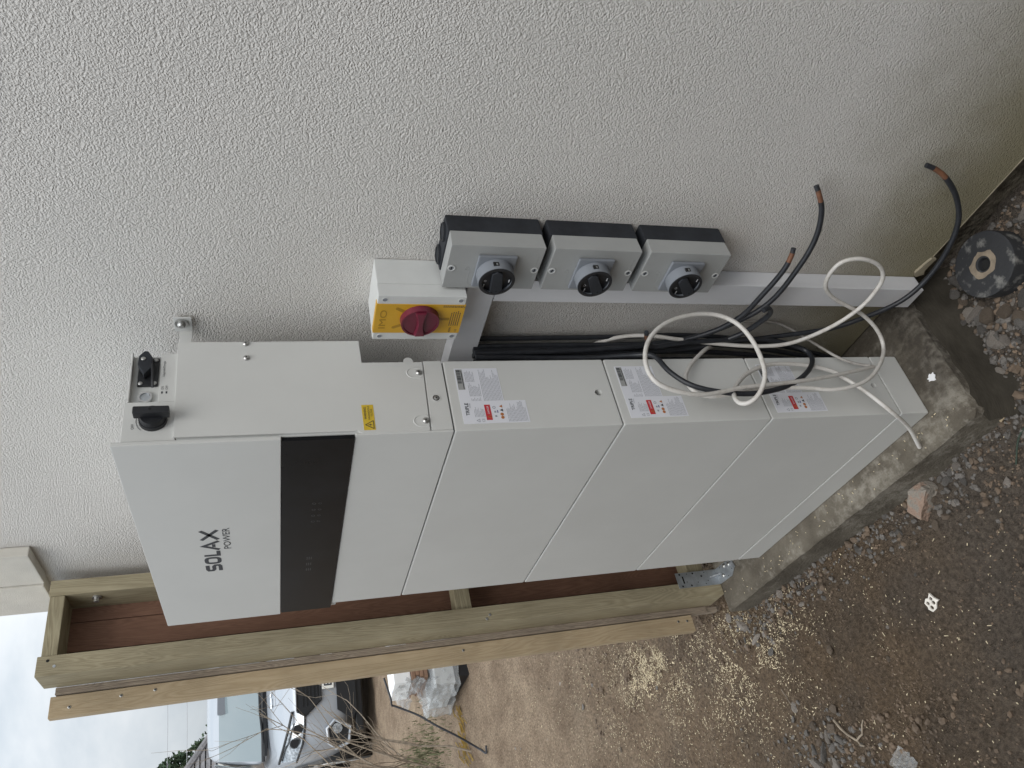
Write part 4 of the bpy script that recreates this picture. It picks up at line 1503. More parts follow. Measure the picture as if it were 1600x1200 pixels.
NAMED = [
    (-.084, -.085, .026, .022, .018, 2, 'small square tan brick chip right of the large broken brick'),
    (-.132, -.092, .028, .024, .020, 0, 'grey pebble wrapped in scraps of foil beside the large broken brick'),
    (-.147, -.140, .020, .014, .012, 2, 'little white chip of stone in front of the large broken brick'),
    (-.188, -.142, .018, .016, .014, 2, 'round pale pebble touching the front of the large broken brick'),
    (-.216, -.158, .032, .026, .016, 1, 'flat brown stone just in front of the large broken brick'),
    (-.798, -.085, .034, .026, .026, 2, 'pale knobbly lump against the front edge of the plinth'),
    (-.683, -.112, .030, .020, .012, 0, 'oval flat grey stone lying off the front of the plinth'),
    (-.730, -.138, .036, .016, .012, 2, 'thin pinkish sliver of stone near the oval flat stone'),
    (-1.011, -.098, .060, .030, .024, 2, 'long pale stone at the left corner of the plinth, largest of its row'),
    (-.975, -.150, .050, .020, .018, 2, 'slim pale stone end to end with the long pale one'),
    (-1.044, -.060, .036, .028, .026, 2, 'whitish stone tucked against the left corner of the plinth'),
    (-.911, -.180, .026, .020, .016, 2, 'tan pebble beside the slim pale stone'),
    (-.945, -.200, .045, .030, .014, 0, 'dull grey flat stone half sunk in dirt below the row of pale stones'),
    (-.705, -.275, .036, .028, .024, 1, 'lone tan stone out in the open dirt'),
    (-.935, -.358, .032, .026, .020, 2, 'pale pebble at the end of a dry root in the open dirt'),
    (-.773, -.402, .046, .026, .020, 1, 'dark brown stone with a pale end, above the dry twig'),
    (-.92, -.428, .028, .018, .018, 0, 'small pointed grey stone at the top of the stony patch'),
    (-.885, -.420, .034, .028, .018, 1, 'rounded brown stone at the top of the stony patch'),
    (-.813, -.440, .044, .030, .016, 1, 'flat brown slab stone at the top of the dry twig'),
    (-.851, -.455, .042, .020, .026, 2, 'upright pale shard in the middle of the stony patch'),
    (-.800, -.470, .044, .024, .024, 0, 'grey shard leaning beside the dry twig'),
    (-.925, -.470, .030, .024, .016, 0, 'bluish grey stone at the left of the stony patch'),
    (-.885, -.485, .058, .022, .026, 0, 'long dark slate shard in the stony patch'),
    (-.930, -.510, .064, .030, .030, 2, 'big pale pointed stone at the edge of the picture'),
    (-.850, -.525, .056, .040, .026, 2, 'broad pale stone at the edge of the picture below the dry twig'),
    (.355, .215, .050, .036, .030, 2, 'purplish stone by the wall behind the black cap'),
    (.330, .130, .044, .036, .032, 0, 'speckled grey stone touching the back of the black cap'),
    (.161, .060, .050, .042, .034, 2, 'large pale cream stone in the rubble below the black cap'),
    (.128, .140, .030, .022, .018, 0, 'flat grey stone between haunching and pale cream stone'),
    (.172, .112, .046, .036, .030, 1, 'brown earthy stone between the black cap and pale cream stone'),
    (.104, .184, .030, .016, .016, 2, 'pale jagged chip on the haunching near the trunking foot'),
    (.128, .010, .024, .016, .014, 2, 'pale pink chip at the edge of the rubble by the haunching'),
    (.112, .050, .018, .015, .014, 2, 'small pale pebble above the pale pink chip'),
    (.225, .060, .052, .040, .030, 1, 'ochre brown stone beside the large pale cream stone'),
    (.146, .176, .022, .018, .014, 1, 'small red-brown pebble just below the black cap'),
    (.205, .098, .042, .034, .028, 1, 'reddish crumbling stone against the front of the black cap'),
    (.250, .085, .036, .030, .028, 0, 'grey angular stone right in front of the black cap'),
]
for i, a in enumerate(NAMED):
    stone(*a[:6], a[6])
# rest of the rubble heap on the right, and pebbles strewn about
random.seed(21)
GR1 = 'small stones in the rubble by the black cap'
n = 0
while n < 120:
    x, y = random.uniform(0.09, 0.42), random.uniform(-0.10, 0.25)
    if y > 0.235 or (x - .247) ** 2 + (y - .184) ** 2 < 0.078 ** 2 or (x < 0.135 and y > 0.02) or (x < .12 and y > 0.0):
        continue
    s = random.choice((.012, .015, .018, .022, .028, .034))
    stone(x, y, s * random.uniform(.9, 1.5), s, s * .8, random.choice((0, 0, 0, 0, 0, 1, 2)), 'small stone in the rubble heap beside the black rubber cap', GR1)
    n += 1
GR2 = 'pebbles scattered along the plinth'
n = 0
while n < 62:
    x = random.uniform(-1.1, 0.12)
    y = -0.07 - abs(random.gauss(0, 0.07))
    if y < -0.4:
        continue
    s = random.choice((.008, .010, .012, .016, .020))
    stone(x, y, s * random.uniform(.9, 1.6), s, s * .75, random.choice((0, 0, 1, 1, 2)), 'small pebble in the dirt strip in front of the concrete plinth', GR2)
    n += 1
GR3 = 'pebbles in the stony patch'
for _ in range(36):
    x, y = random.gauss(-.90, .09), random.gauss(-.50, .06)
    s = random.choice((.008, .012, .016, .020))
    stone(x, y, s * random.uniform(.9, 1.6), s, s * .75, random.choice((0, 0, 1, 2)), 'small pebble in the stony patch beside the dry twig', GR3)
GR4 = 'stones scattered on the open dirt'
for _ in range(45):
    x, y = random.uniform(-3.2, 0.0), random.uniform(-0.7, -0.2)
    if x < -1.3:
        y = random.uniform(-0.5, 0.5)
    s = random.choice((.008, .010, .014, .018)) * (1 + max(0, -x - 1) * 0.3)
    stone(x, y, s * random.uniform(.9, 1.6), s, s * .6, random.choice((0, 1, 1, 1, 2)), 'small stone lying on the open brown dirt', GR4, sink=0.4)


# ------------------------------------------------------------------ loose crumbs and shavings (one object each)
def scatter(name, m, pts, sizes, kind, seed):
    """many tiny solids in one mesh; kind 'clod' (lumps) or 'chip' (thin slivers)"""
    R = np.random.default_rng(seed)
    n = len(pts)
    if kind == 'clod':
        ib = bmesh.new()
        bmesh.ops.create_icosphere(ib, subdivisions=1, radius=0.5)
        ib.verts.ensure_lookup_table()
        base = np.array([v.co[:] for v in ib.verts])
        F = np.array([[v.index for v in f.verts] for f in ib.faces])
        ib.free()
    else:
        base = np.array([(x, y, z) for x in (-.5, .5) for y in (-.5, .5) for z in (-.5, .5)], float)
        F = np.array([(0, 1, 3), (0, 3, 2), (4, 6, 7), (4, 7, 5), (0, 4, 5), (0, 5, 1), (2, 3, 7), (2, 7, 6), (0, 2, 6), (0, 6, 4), (1, 5, 7), (1, 7, 3)])
    k = len(base)
    V = np.zeros((n, k, 3))
    for i in range(n):
        a, b_, c_ = R.uniform(0, 6.28), R.normal(0, 0.35), R.normal(0, 0.35)
        ca, sa, cb, sb, cc, sc = math.cos(a), math.sin(a), math.cos(b_), math.sin(b_), math.cos(c_), math.sin(c_)
        rot = np.array([(ca, -sa, 0), (sa, ca, 0), (0, 0, 1)]) @ np.array([(cb, 0, sb), (0, 1, 0), (-sb, 0, cb)]) @ np.array([(1, 0, 0), (0, cc, -sc), (0, sc, cc)])
        bs = base * sizes[i]
        if kind == 'clod':
            bs = bs * R.uniform(0.72, 1.2, (k, 1))
        V[i] = bs @ rot.T + pts[i]
    FF = (F[None] + (np.arange(n) * k)[:, None, None]).reshape(-1, 3)
    me = bpy.data.meshes.new(name)
    me.from_pydata(V.reshape(-1, 3).tolist(), [], FF.tolist())
    me.materials.append(m)
    o = bpy.data.objects.new(name, me)
    COL.objects.link(o)
    return o


def on_ground(P, lift):
    return np.array([(x, y, gz(x, y) + l) for (x, y), l in zip(P, lift)])


R = np.random.default_rng(11)
P, Sz = [], []
while len(P) < 15000:
    x, y = R.uniform(-2.2, 0.45), R.uniform(-0.85, 0.26)
    if -0.97 < x < 0.10 and y > -0.066:
        continue
    dens = 0.25 + 0.9 * max(0, mnoise.noise(Vector((x * 3.1, y * 3.1, 5)))) + (0.6 if x > -0.05 else 0) + (0.5 if -1.3 < x < -0.6 and y > -0.25 else 0)
    if R.random() > dens:
        continue
    P.append((x, y))
    s = R.choice([0.0025, 0.004, 0.006, 0.009, 0.014, 0.021], p=[.32, .3, .22, .11, .04, .01])
    if s > .008 and not (x > -0.12 or y > -0.16 or y < -.45):
        s = 0.0035
    Sz.append((s * R.uniform(.8, 1.5), s, s * 0.8))
Sz = np.array(Sz)
tag(scatter('soil_crumbs', M_crumb, on_ground(P, Sz[:, 2] * 0.25), Sz, 'clod', 1), 'loose brown soil crumbs strewn over the dirt', 'soil crumbs', kind='stuff')
P, Sz = [], []
while len(P) < 1500:
    if R.random() < 0.62:
        x, y = R.uniform(0.08, 0.46), R.uniform(-0.14, 0.262)
        if (x - .247) ** 2 + (y - .184) ** 2 < 0.070 ** 2 or (x < 0.118 + 0.08 * max(0, y) and y > -0.01) or (x < .112 and y > -0.03):
            continue
    elif R.random() < 0.6:
        x = R.uniform(-1.05, 0.10)
        y = -0.068 - abs(R.normal(0, 0.05))
    else:
        x, y = R.normal(-.90, .12), R.normal(-.52, .08)
    P.append((x, y))
    s = R.choice([0.005, 0.008, 0.012, 0.016], p=[.35, .35, .2, .1])
    Sz.append((s * R.uniform(.8, 1.5), s, s * R.uniform(.6, .9)))
Sz = np.array(Sz)
tag(scatter('rubble', M_stg, on_ground(P, Sz[:, 2] * 0.22), Sz, 'clod', 9), 'fine grey rubble and grit packed round the plinth', 'rubble', kind='stuff')
P, Sz = [], []
while len(P) < 11000:
    u = R.random()
    if u < 0.16:
        x, y = R.normal(-1.62, 0.10), R.normal(-0.03, 0.05)
    elif u < 0.40:
        x, y = R.normal(-1.72, 0.30), R.normal(-0.02, 0.13)
    elif u < 0.60:
        x, y = R.normal(-1.08, 0.20), R.normal(-0.16, 0.10)
    elif u < 0.74:
        x, y = R.uniform(-3.2, -1.2), R.uniform(-0.4, 0.5)
    else:
        x, y = R.uniform(-1.9, 0.1), R.uniform(-0.75, -0.07)
        if R.random() < (x + 1.3) / 1.5:
            continue
    if (-0.97 < x < 0.10 and y > -0.066) or (x < -1.03 and x > -1.36 and y > -0.03) or y > 0.8:
        continue
    if R.random() > 0.42 + 1.2 * mnoise.noise(Vector((x * 9, y * 9, 31))) + 0.9 * mnoise.noise(Vector((x * 30, y * 30, 37))):
        continue
    P.append((x, y))
    s = R.choice([0.0018, 0.0026, 0.0038, 0.0060, 0.0095], p=[.30, .30, .24, .12, .04]) * R.uniform(.8, 1.25)
    Sz.append((s, s * R.uniform(0.22, 0.8) if s < .005 else R.uniform(.001, .002), 0.0008))
Sz = np.array(Sz)
tag(scatter('wood_shavings', M_chip, on_ground(P, [0.0022] * len(P)), Sz, 'chip', 2), 'pale wood shavings and sawdust flecks on the dirt by the fence', 'wood shavings', kind='stuff')
P = [(R.uniform(-.95, .06), R.uniform(-.055, -.004)) for _ in range(60)]
tag(scatter('plinth_grit', M_chip, np.array([(x, y, 0.0012) for x, y in P]), np.array([(R.uniform(.002, .005), .0014, .001) for _ in P]), 'chip', 3), 'pale flecks of sawdust along the front of the plinth', 'sawdust', kind='stuff')

# ------------------------------------------------------------------ odds and ends on the ground
cp_ = thing('rubber_cap', 'scuffed black rubber disc with a round hole, in the rubble by the wall', 'rubber cap', (0.247, 0.184, -0.09))
o = MB().ring((0.247, 0.184, 0), 'z', 0.0125, 0.0660, -0.105, -0.045, 48).build('disc', M_cap, cp_, bevel=0.004)
pts = [(0.247 + (0.029 + 0.009 * mnoise.noise(Vector((math.cos(a) * 2, math.sin(a) * 2, 7)))) * math.cos(a), 0.184 + (0.025 + 0.009 * mnoise.noise(Vector((math.cos(a) * 2, math.sin(a) * 2, 3)))) * math.sin(a)) for a in np.linspace(0, 2 * PI, 29)[:-1]]
b = MB()
inn = [b.b.verts.new((0.247 + 0.0165 * math.cos(a), 0.184 + 0.0165 * math.sin(a), -0.0442)) for a in np.linspace(0, 2 * PI, 29)[:-1]]
out = [b.b.verts.new((x, y, -0.0444)) for x, y in pts]
for i in range(28):
    j = (i + 1) % 28
    b.b.faces.new((inn[i], inn[j], out[j], out[i]))
b.build('dirt_ring', M_capdirt, cp_)
MB().cyl((0.247, 0.184, -0.070), (0.247, 0.184, -0.056), 0.0135, n=20).build('hole_shade', M_dark, cp_)  # black plug just below the top stands in for shade inside the hole
cp_.rotation_euler = (0.0, 0.0, 0)

# white plastic spacer with holes
sp_ = MB()
outl = [(-.018, -.010), (-.004, -.015), (.010, -.011), (.019, -.014), (.017, -.002), (.020, .010), (.006, .009), (.001, .014), (-.012, .013), (-.015, .004), (-.020, .001)]
sp_.prism(outl, 'z', 0, 0.004)
o = sp_.build('plastic_spacer', M_plwhite)
hc = MB()
for (x, y, r_) in ((-.009, -.005, .0045), (.005, -.005, .0045), (-.006, .006, .0042), (.010, .003, .0040)):
    hc.cyl((x, y, -.01), (x, y, .02), r_, n=14)
cut(o, hc)
o.location = (-0.324, -0.292, gz(-0.324, -0.292) + 0.003)
o.rotation_euler = (0.2, -0.15, 0.5)
tag(o, 'small white plastic spacer with holes lying on the dirt', 'plastic scrap')
o = MB().prism([(-.02, -.004), (.006, -.006), (.012, -.014), (.02, -.012), (.016, -.002), (.024, .004), (.012, .008), (.006, .002), (-.018, .004)], 'z', 0, 0.004).build('timber_offcut', M_plwhite)
o.location = (0.083, -0.060, gz(0.083, -0.06) + 0.006)
o.rotation_euler = (0.2, 0.1, 0.4)
o.data.materials[0] = M_wbat
tag(o, 'jagged pale timber offcut at the right-hand corner of the plinth', 'timber offcut')
# dark green strip
P = [(0.110, -0.098, gz(.11, -.098) + .004), (0.075, -0.115, gz(.075, -.115) + .008), (0.035, -0.150, gz(.035, -.15) + .005)]
o = MB().tube(catmull(P, 4), 0.0016, 6).build('plant_stalk', mat('dark green stalk', (0.03, 0.05, 0.035), 0.6), smooth=True)
tag(o, 'thin dark green stalk lying on the dirt at the bottom right', 'stalk')
# dry twig
t = MB()
P = [(-.790, -.425), (-.772, -.450), (-.752, -.468), (-.728, -.488), (-.712, -.482), (-.700, -.480), (-.690, -.462), (-.676, -.452)]
t.tube([(x, y, gz(x, y) + 0.006 + 0.003 * math.sin(i)) for i, (x, y) in enumerate(P)], 0.0036, 7, 0.0020)
P = [(-.728, -.488), (-.722, -.500), (-.71, -.505)]
t.tube([(x, y, gz(x, y) + 0.005) for x, y in P], 0.002, 5)
tag(t.build('dry_twig', M_twig, smooth=True), 'crooked dry twig lying beside the stony patch', 'twig')
P = [(-.975, -.300), (-.962, -.325), (-.950, -.345), (-.942, -.352)]
tag(MB().tube([(x, y, gz(x, y) + 0.004) for x, y in P], 0.0014, 5).build('dry_root', M_twig, smooth=True), 'thin dry root trailing to a pale pebble', 'root')


def crumple(name, x, y, z, sx, sy, h, seed, m, n=12):
    b = bmesh.new()
    g = [[b.verts.new(((i / n - .5) * sx * (1 + .25 * mnoise.noise(Vector((i * .7, j * .7, seed)))), (j / n - .5) * sy * (1 + .25 * mnoise.noise(Vector((i * .7, j * .7, seed + 5)))),
                       h * (0.5 + mnoise.noise(Vector((i * .45, j * .45, seed + 9)))) * max(0.15, 1 - (abs(i / n - .5) * 2) ** 3))) for j in range(n + 1)] for i in range(n + 1)]
    for i in range(n):
        for j in range(n):
            b.faces.new((g[i][j], g[i + 1][j], g[i + 1][j + 1], g[i][j + 1]))
    q = MB()
    q.b = b
    o = q.build(name, m, smooth=True, ang=35)
    o.location = (x, y, z)
    return o


o = crumple('plastic_film', -0.60, -0.575, gz(-.6, -.575) + 0.004, 0.075, 0.055, 0.022, 4, M_film)
o.rotation_euler = (0, 0, 0.7)
tag(o, 'scrap of crumpled clear plastic on the dirt at the picture edge', 'plastic film')

# ------------------------------------------------------------------ stack of materials on the drive
SX, SY = -3.95, 0.72
zb = gz(SX, SY, False)
rzs = math.radians(8)


def at_stack(o):
    return o


bl_ = thing('wrapped_bale', 'bale of building material in crumpled clear plastic, under the brown planks', 'bale', (SX, SY, zb + 0.02))
b = bmesh.new()
bmesh.ops.create_cube(b, size=1)
bmesh.ops.subdivide_edges(b, edges=b.edges, cuts=7, use_grid_fill=True)
for v in b.verts:
    p = v.co.copy()
    k = mnoise.noise(p * 5.5)
    k2 = abs(mnoise.noise(p * 11 + Vector((4, 0, 0))))
    v.co = Vector((p.x * .46, p.y * .50 + .02, p.z * .16 + .105)) * 1.0 + p.normalized() * (0.022 * k + 0.028 * k2)
q = MB()
q.b = b
q.build('wrapping', M_film, bl_, smooth=True, ang=25, local=True)
MB().box(-.19, .19, -.20, .22, .04, .165).build('contents', mat('pale insulation', (0.6, 0.61, 0.6), 0.7), bl_, bevel=0.008, local=True)
MB().box(-.22, .22, -.18, .30, -.07, .035).build('bearer', M_carblk, bl_, bevel=0.006, local=True)
pk = thing('plank_stack', 'short stack of brown timber planks on the plastic-wrapped bale', 'planks', (SX, SY, zb + 0.215))
for k in range(4):
    MB().box(-.15, .15, -.13 + .012 * (k % 3), .23 + 0.02 * (k % 2), .002 + k * .026, .025 + k * .026).build('plank', M_timber, pk, bevel=0.002, local=True)
cb_ = thing('carton', 'white carton lying on top of the brown planks', 'carton', (SX, SY, zb + 0.321))
cb_box = MB().box(-.13, .13, -.135, .20, .001, .105).build('box', M_boxw, cb_, bevel=0.004, local=True)
MB().box(-.02, .02, -.136, .201, .1055, .1062).build('tape', M_label, cb_, local=True)
for o_ in (bl_, pk, cb_):
    o_.rotation_euler = (0, 0, rzs)
o = crumple('plastic_wrap', SX + 0.12, SY - 0.19, zb + 0.17, 0.26, 0.20, 0.10, 14, M_film, 14)
o.rotation_euler = (0.3, 0.75, 0.4)
tag(o, 'torn sheet of clear plastic hanging off the end of the brown planks', 'plastic sheet')
o = crumple('plastic_wrap', SX + 0.13, SY - 0.17, zb + 0.33, 0.20, 0.16, 0.08, 44, M_film, 14)
o.rotation_euler = (0.5, 0.6, 1.2)
tag(o, 'crumpled clear plastic sheet hanging from the white carton', 'plastic sheet')
P = [(-3.70, 0.62, zb + .50), (-3.69, .50, zb + .475), (-3.70, .46, zb + .47), (-3.70, .45, zb + .45), (-3.68, .38, zb + .33), (-3.66, .30, zb + .23), (-3.66, .22, zb + .11), (-3.68, .14, gz(-3.68, .14) + .012), (-3.60, .10, gz(-3.6, .10) + .012), (-3.56, .13, gz(-3.56, .13) + .02)]
sp2 = MB().tube(catmull(P, 5), 0.006, 7).build('black_strap', M_cabblk, smooth=True)
tag(sp2, 'bent black strap hooked over the carton and trailing on the ground', 'strap')
b = MB()
for k in range(60):
    x, y = random.gauss(-3.95, .05), random.uniform(.10, .42)
    z = gz(x, y) + .004
    a = random.uniform(-.6, .6) + PI / 2
    b.tube([(x, y, z), (x + .05 * math.cos(a), y + .05 * math.sin(a), z + random.uniform(.0, .02))], 0.003, 3)
tag(b.build('straw', M_straw), 'streak of yellow straw on the drive beside the carton stack', 'straw', kind='stuff')

# ------------------------------------------------------------------ silver car
cz = 0.38
car = thing('parked_car', 'silver car parked nose towards us on the drive', 'car', (-6.46, 1.66, cz - 0.012), rz=math.radians(-8.5))


def loft(sections, close=True):
    b = bmesh.new()
    rows = [[b.verts.new(p) for p in s] for s in sections]
    n = len(rows[0])
    for A, B in zip(rows, rows[1:]):
        for k in range(n if close else n - 1):
            l = (k + 1) % n
            b.faces.new((A[k], A[l], B[l], B[k]))
    if close:
        b.faces.new(rows[0][::-1])
        b.faces.new(rows[-1])
    q = MB()
    q.b = b
    return q


ST = [(0.00, .55, .34, .72, .66), (-.03, .66, .26, .78, .72), (-.10, .76, .22, .84, .79), (-.28, .85, .20, .91, .86), (-.55, .90, .20, .97, .92), (-.9, .92, .22, 0.995, .945),
      (-1.3, .92, .22, 1.03, .98), (-2.0, .92, .22, 1.06, 1.02), (-3.2, .92, .22, 1.12, 1.08), (-4.05, .90, .26, 1.12, 1.08), (-4.4, .83, .32, 1.02, .98), (-4.48, .70, .38, .92, .88)]


def sect(x, w_, z0_, zc_, ze_):
    half = [(0, z0_), (.72 * w_, z0_), (.95 * w_, z0_ + .07), (w_, (z0_ + ze_) * .47), (w_ * .985, ze_ - .12), (w_ * .90, ze_), (w_ * .5, zc_ - .012), (0, zc_)]
    full = [(x, y, z) for y, z in half] + [(x, -y, z) for y, z in half[-2:0:-1]]
    return full


body = loft([sect(*s) for s in ST]).build('body', M_carp, car, smooth=True, local=True, ang=60)
ss = body.modifiers.new('smooth', 'SUBSURF')
ss.levels = ss.render_levels = 2
cab = [(-1.34, .78, .98, 1.02), (-1.58, .76, .98, 1.20), (-1.84, .72, 1.0, 1.44), (-2.05, .67, 1.03, 1.625), (-2.5, .64, 1.03, 1.69), (-3.3, .63, 1.03, 1.68), (-3.9, .62, 1.03, 1.60), (-4.2, .68, 1.03, 1.35), (-4.38, .74, 1.03, 1.05)]


def csect(x, w_, z0_, z1_):
    half = [(.82, z0_), ((.82 + w_) / 2, (z0_ + z1_) / 2), (w_, z1_ - .03), (w_ * .85, z1_), (0, z1_ + .015)]
    return [(x, y, z) for y, z in half] + [(x, -y, z) for y, z in half[-2::-1]]


cabin = loft([csect(*s) for s in cab]).build('cabin', M_carp, car, smooth=True, local=True, ang=60)
ss = cabin.modifiers.new('smooth', 'SUBSURF')
ss.levels = ss.render_levels = 1


def patch(pts_grid, name, m, parent=car, th=0.006):
    b = bmesh.new()
    rows = [[b.verts.new(p) for p in r] for r in pts_grid]
    for A, B in zip(rows, rows[1:]):
        for k in range(len(A) - 1):
            b.faces.new((A[k], A[k + 1], B[k + 1], B[k]))
    bmesh.ops.recalc_face_normals(b, faces=b.faces)
    g_ = bmesh.ops.solidify(b, geom=b.faces[:], thickness=th)
    q = MB()
    q.b = b
    return q.build(name, m, parent, smooth=True, local=True, ang=50)


ws = []
for t_ in np.linspace(0, .70, 7):
    x = -1.16 - .86 * t_
    z = 1.005 + .625 * t_ + .03 * math.sin(PI * t_)
    hw = .78 - .14 * t_
    ws.append([(x - .14 * (k / 4) ** 2 + .05, hw * k / 4, z + .04) for k in range(-4, 5)])
wsc = patch(ws, 'windscreen', M_carglass)
MB().box(-1.70, -1.62, -.24, .16, 1.42, 1.52).build('mirror_housing', M_knobgrey, wsc, bevel=0.015, local=True)
MB().tube([(ws[0][k][0] + .012, ws[0][k][1], ws[0][k][2] + .004) for k in range(9)], .018, 6).build('glass_edge', M_carblk, wsc, smooth=True, local=True)
for s_ in (1, -1):
    w1 = [[(-1.62, s_ * .825, 1.10), (-2.2, s_ * .83, 1.10), (-2.75, s_ * .83, 1.11)], [(-1.85, s_ * .775, 1.34), (-2.2, s_ * .765, 1.36), (-2.75, s_ * .76, 1.37)], [(-2.15, s_ * .70, 1.55), (-2.35, s_ * .70, 1.59), (-2.75, s_ * .69, 1.60)]]
    patch(w1, 'side_window', M_carglass)
    w1 = [[(-2.85, s_ * .83, 1.11), (-3.3, s_ * .83, 1.12), (-3.75, s_ * .825, 1.14)], [(-2.85, s_ * .76, 1.37), (-3.3, s_ * .755, 1.37), (-3.72, s_ * .75, 1.36)], [(-2.85, s_ * .69, 1.60), (-3.3, s_ * .685, 1.59), (-3.65, s_ * .685, 1.55)]]
    patch(w1, 'side_window', M_carglass)
    mir = MB().box(-1.72, -1.52, s_ * .90 if s_ > 0 else -1.10, 1.10 if s_ > 0 else -.90, 1.04, 1.19).build('door_mirror', M_carp, car, bevel=0.04, seg=3, local=True)
    for xw in (-.88, -3.52):
        wh_ = MB().ring((xw, s_ * .80, .345), 'y', .22, .345, -.115, .115, 32).build('wheel', M_tyre, car, bevel=0.02, local=True)
        rim_ = MB().cyl((xw, s_ * .895, .345), (xw, s_ * .86, .345), .225, n=28)
        rim_ = rim_.build('rim', M_knobgrey, wh_, local=True)
        MB().ring((xw, s_ * .90, .345), 'y', .20, .225, -.02, .015, 28).build('rim_flange', M_steel, wh_, local=True)
        sp_m = MB()
        for k in range(5):
            a = 2 * PI * k / 5
            sp_m.tube([(xw, s_ * .905, .345), (xw + .2 * math.cos(a), s_ * .90, .345 + .2 * math.sin(a))], .022, 6)
        sp_m.build('spoke', M_steel, wh_, local=True)
        arch = MB().ring((xw, s_ * .86, .345), 'y', .355, .41, -.05, .064, 32).build('wheel_arch', M_carblk, car, local=True)
    # headlight
    hl = [[(-.125, s_ * .46, .765), (-.13, s_ * .60, .80), (-.20, s_ * .74, .845), (-.38, s_ * .855, .885)],
          [(-.055, s_ * .47, .715), (-.08, s_ * .60, .735), (-.14, s_ * .74, .765), (-.28, s_ * .865, .81)],
          [(-.035, s_ * .50, .675), (-.065, s_ * .60, .675), (-.12, s_ * .74, .70), (-.24, s_ * .875, .755)]]
    h_ = patch([[(x + .035, y * 1.0, z) for x, y, z in r] for r in hl], 'headlight', M_lens, th=.02)
    pr = MB()
    for (xx, yy, zz) in ((-.055, .62, .735), (-.10, .73, .765)):
        pr.cyl((xx + .02, s_ * yy, zz), (xx + .045, s_ * yy, zz), .042, .036, n=18)
    pr.build('lamp', M_carblk, h_, local=True, smooth=True)
    b_ = MB().tube([(-.09 + .04, s_ * .46, .775), (-.10 + .04, s_ * .60, .812), (-.17 + .04, s_ * .745, .858), (-.36 + .04, s_ * .865, .90)], .012, 6)
    b_.tube([(-.0, s_ * .50, .668), (-.03, s_ * .60, .667), (-.085, s_ * .745, .692), (-.205, s_ * .882, .748)], .010, 6)
    b_.build('lamp_surround', M_carblk, h_, local=True, smooth=True)
    # fog lamp pocket
    hx = [(.585, .40), (.65, .475), (.77, .465), (.825, .40), (.79, .285), (.66, .265)]
    fgm = bmesh.new()
    vv = [fgm.verts.new((.012 - .30 * max(0, (y - .5)) ** 1.4, s_ * y, z)) for y, z in hx]
    vv2 = [fgm.verts.new((-.13 - .30 * max(0, (y - .5)) ** 1.4, s_ * y, z)) for y, z in hx]
    fgm.faces.new(vv)
    fgm.faces.new(vv2)
    for k in range(6):
        l = (k + 1) % 6
        fgm.faces.new((vv[k], vv[l], vv2[l], vv2[k]))
    q = MB()
    q.b = fgm
    fg = q.build('fog_lamp', M_carblk, car, local=True)
    MB().tube([(.016 - .30 * max(0, (y - .5)) ** 1.4, s_ * y, z) for y, z in hx + hx[:1]], .016, 6).build('fog_lamp_surround', M_chrome if False else M_carp, fg, local=True, smooth=True)
    MB().cyl((-.03, s_ * .66, .385), (.006, s_ * .66, .385), .045, n=18).build('lamp', M_lens, fg, local=True)
# grilles: trapezoid upper, wide lower
ug = [(-.47, .735), (-.52, .665), (-.40, .520), (.40, .520), (.52, .665), (.47, .735)]
g_ = MB().prism(ug, 'x', -.10, .012).build('upper_grille', M_carblk, car, local=True)
MB().tube([(.012, y, z) for y, z in ug + ug[:1]], .010, 6).build('grille_surround', M_carblk, g_, local=True, smooth=True)
sl_ = MB()
for k in range(5):
    zz = .545 + .033 * k
    hw = .36 + .10 * min(1, (zz - .515) / .125)
    sl_.box(.012, .022, -hw + .02, hw - .02, zz, zz + .010)
sl_.build('grille_slat', M_carblk, g_, local=True)
lg = [(-.50, .375), (-.60, .235), (-.52, .20), (.52, .20), (.60, .235), (.50, .375)]
MB().prism(lg, 'x', -.14, .006).build('lower_grille', M_carblk, car, local=True)
MB().box(-.12, -.02, -.70, .70, .14, .215).build('air_dam', M_carblk, car, bevel=0.02, local=True)
npl = MB().box(.004, .034, -.31, .31, .40, .505).build('number_plate', M_plate, car, bevel=0.003, local=True)
text_into(MB(), 'E', 'local_x', (.034, -.285, .416), h=.072, bold=0.02, thick=0.002).build('plate_letter', M_print, npl, local=True)
# wipers and bonnet decal
MB().box(-1.19, -1.11, -.74, .74, 1.005, 1.040).build('wiper_cowl', M_carblk, car, bevel=0.008, local=True)
for yy in (-.62, .05):
    MB().tube([(-1.11, yy, 1.045), (-1.13, yy + .3, 1.075), (-1.13, yy + .58, 1.08)], .012, 5).build('wiper', M_carblk, car, local=True)


def on_bonnet(x, y):
    """height of the bonnet at local x, y"""
    xs = [s[0] for s in ST]
    z = np.interp(-x, [-v for v in xs], [s[3] for s in ST])
    return z - 0.016 - 0.04 * (abs(y) / .9) ** 2


de = MB()
for body_, x0, y0, hgt, wid in (('BUILDING', -.50, -.36, .10, .86), ('OF NORTHERN', -.36, -.20, .065, .62)):
    key = (body_, 0.03)
    TXT[key] = text_mesh(body_, 0.03)
    mt = TXT[key]
    co = np.array([v.co[:] for v in mt.vertices])
    lo, hi = co.min(0), co.max(0)
    vs = []
    for c in co:
        u = (c[0] - lo[0]) / (hi[0] - lo[0]) * wid
        v = (c[1] - lo[1]) / (hi[1] - lo[1]) * hgt
        X_, Y_ = x0 - v, y0 + u
        vs.append(de.b.verts.new((X_, Y_, on_bonnet(X_, Y_) + 0.016)))
    for f in mt.polygons:
        try:
            de.b.faces.new([vs[i] for i in f.vertices])
        except ValueError:
            pass
de.box(-.395, -.385, -.36, -.22, on_bonnet(-.39, -.3) + .012, on_bonnet(-.39, -.3) + .017)
de.build('bonnet_lettering', M_decal, car, local=True)

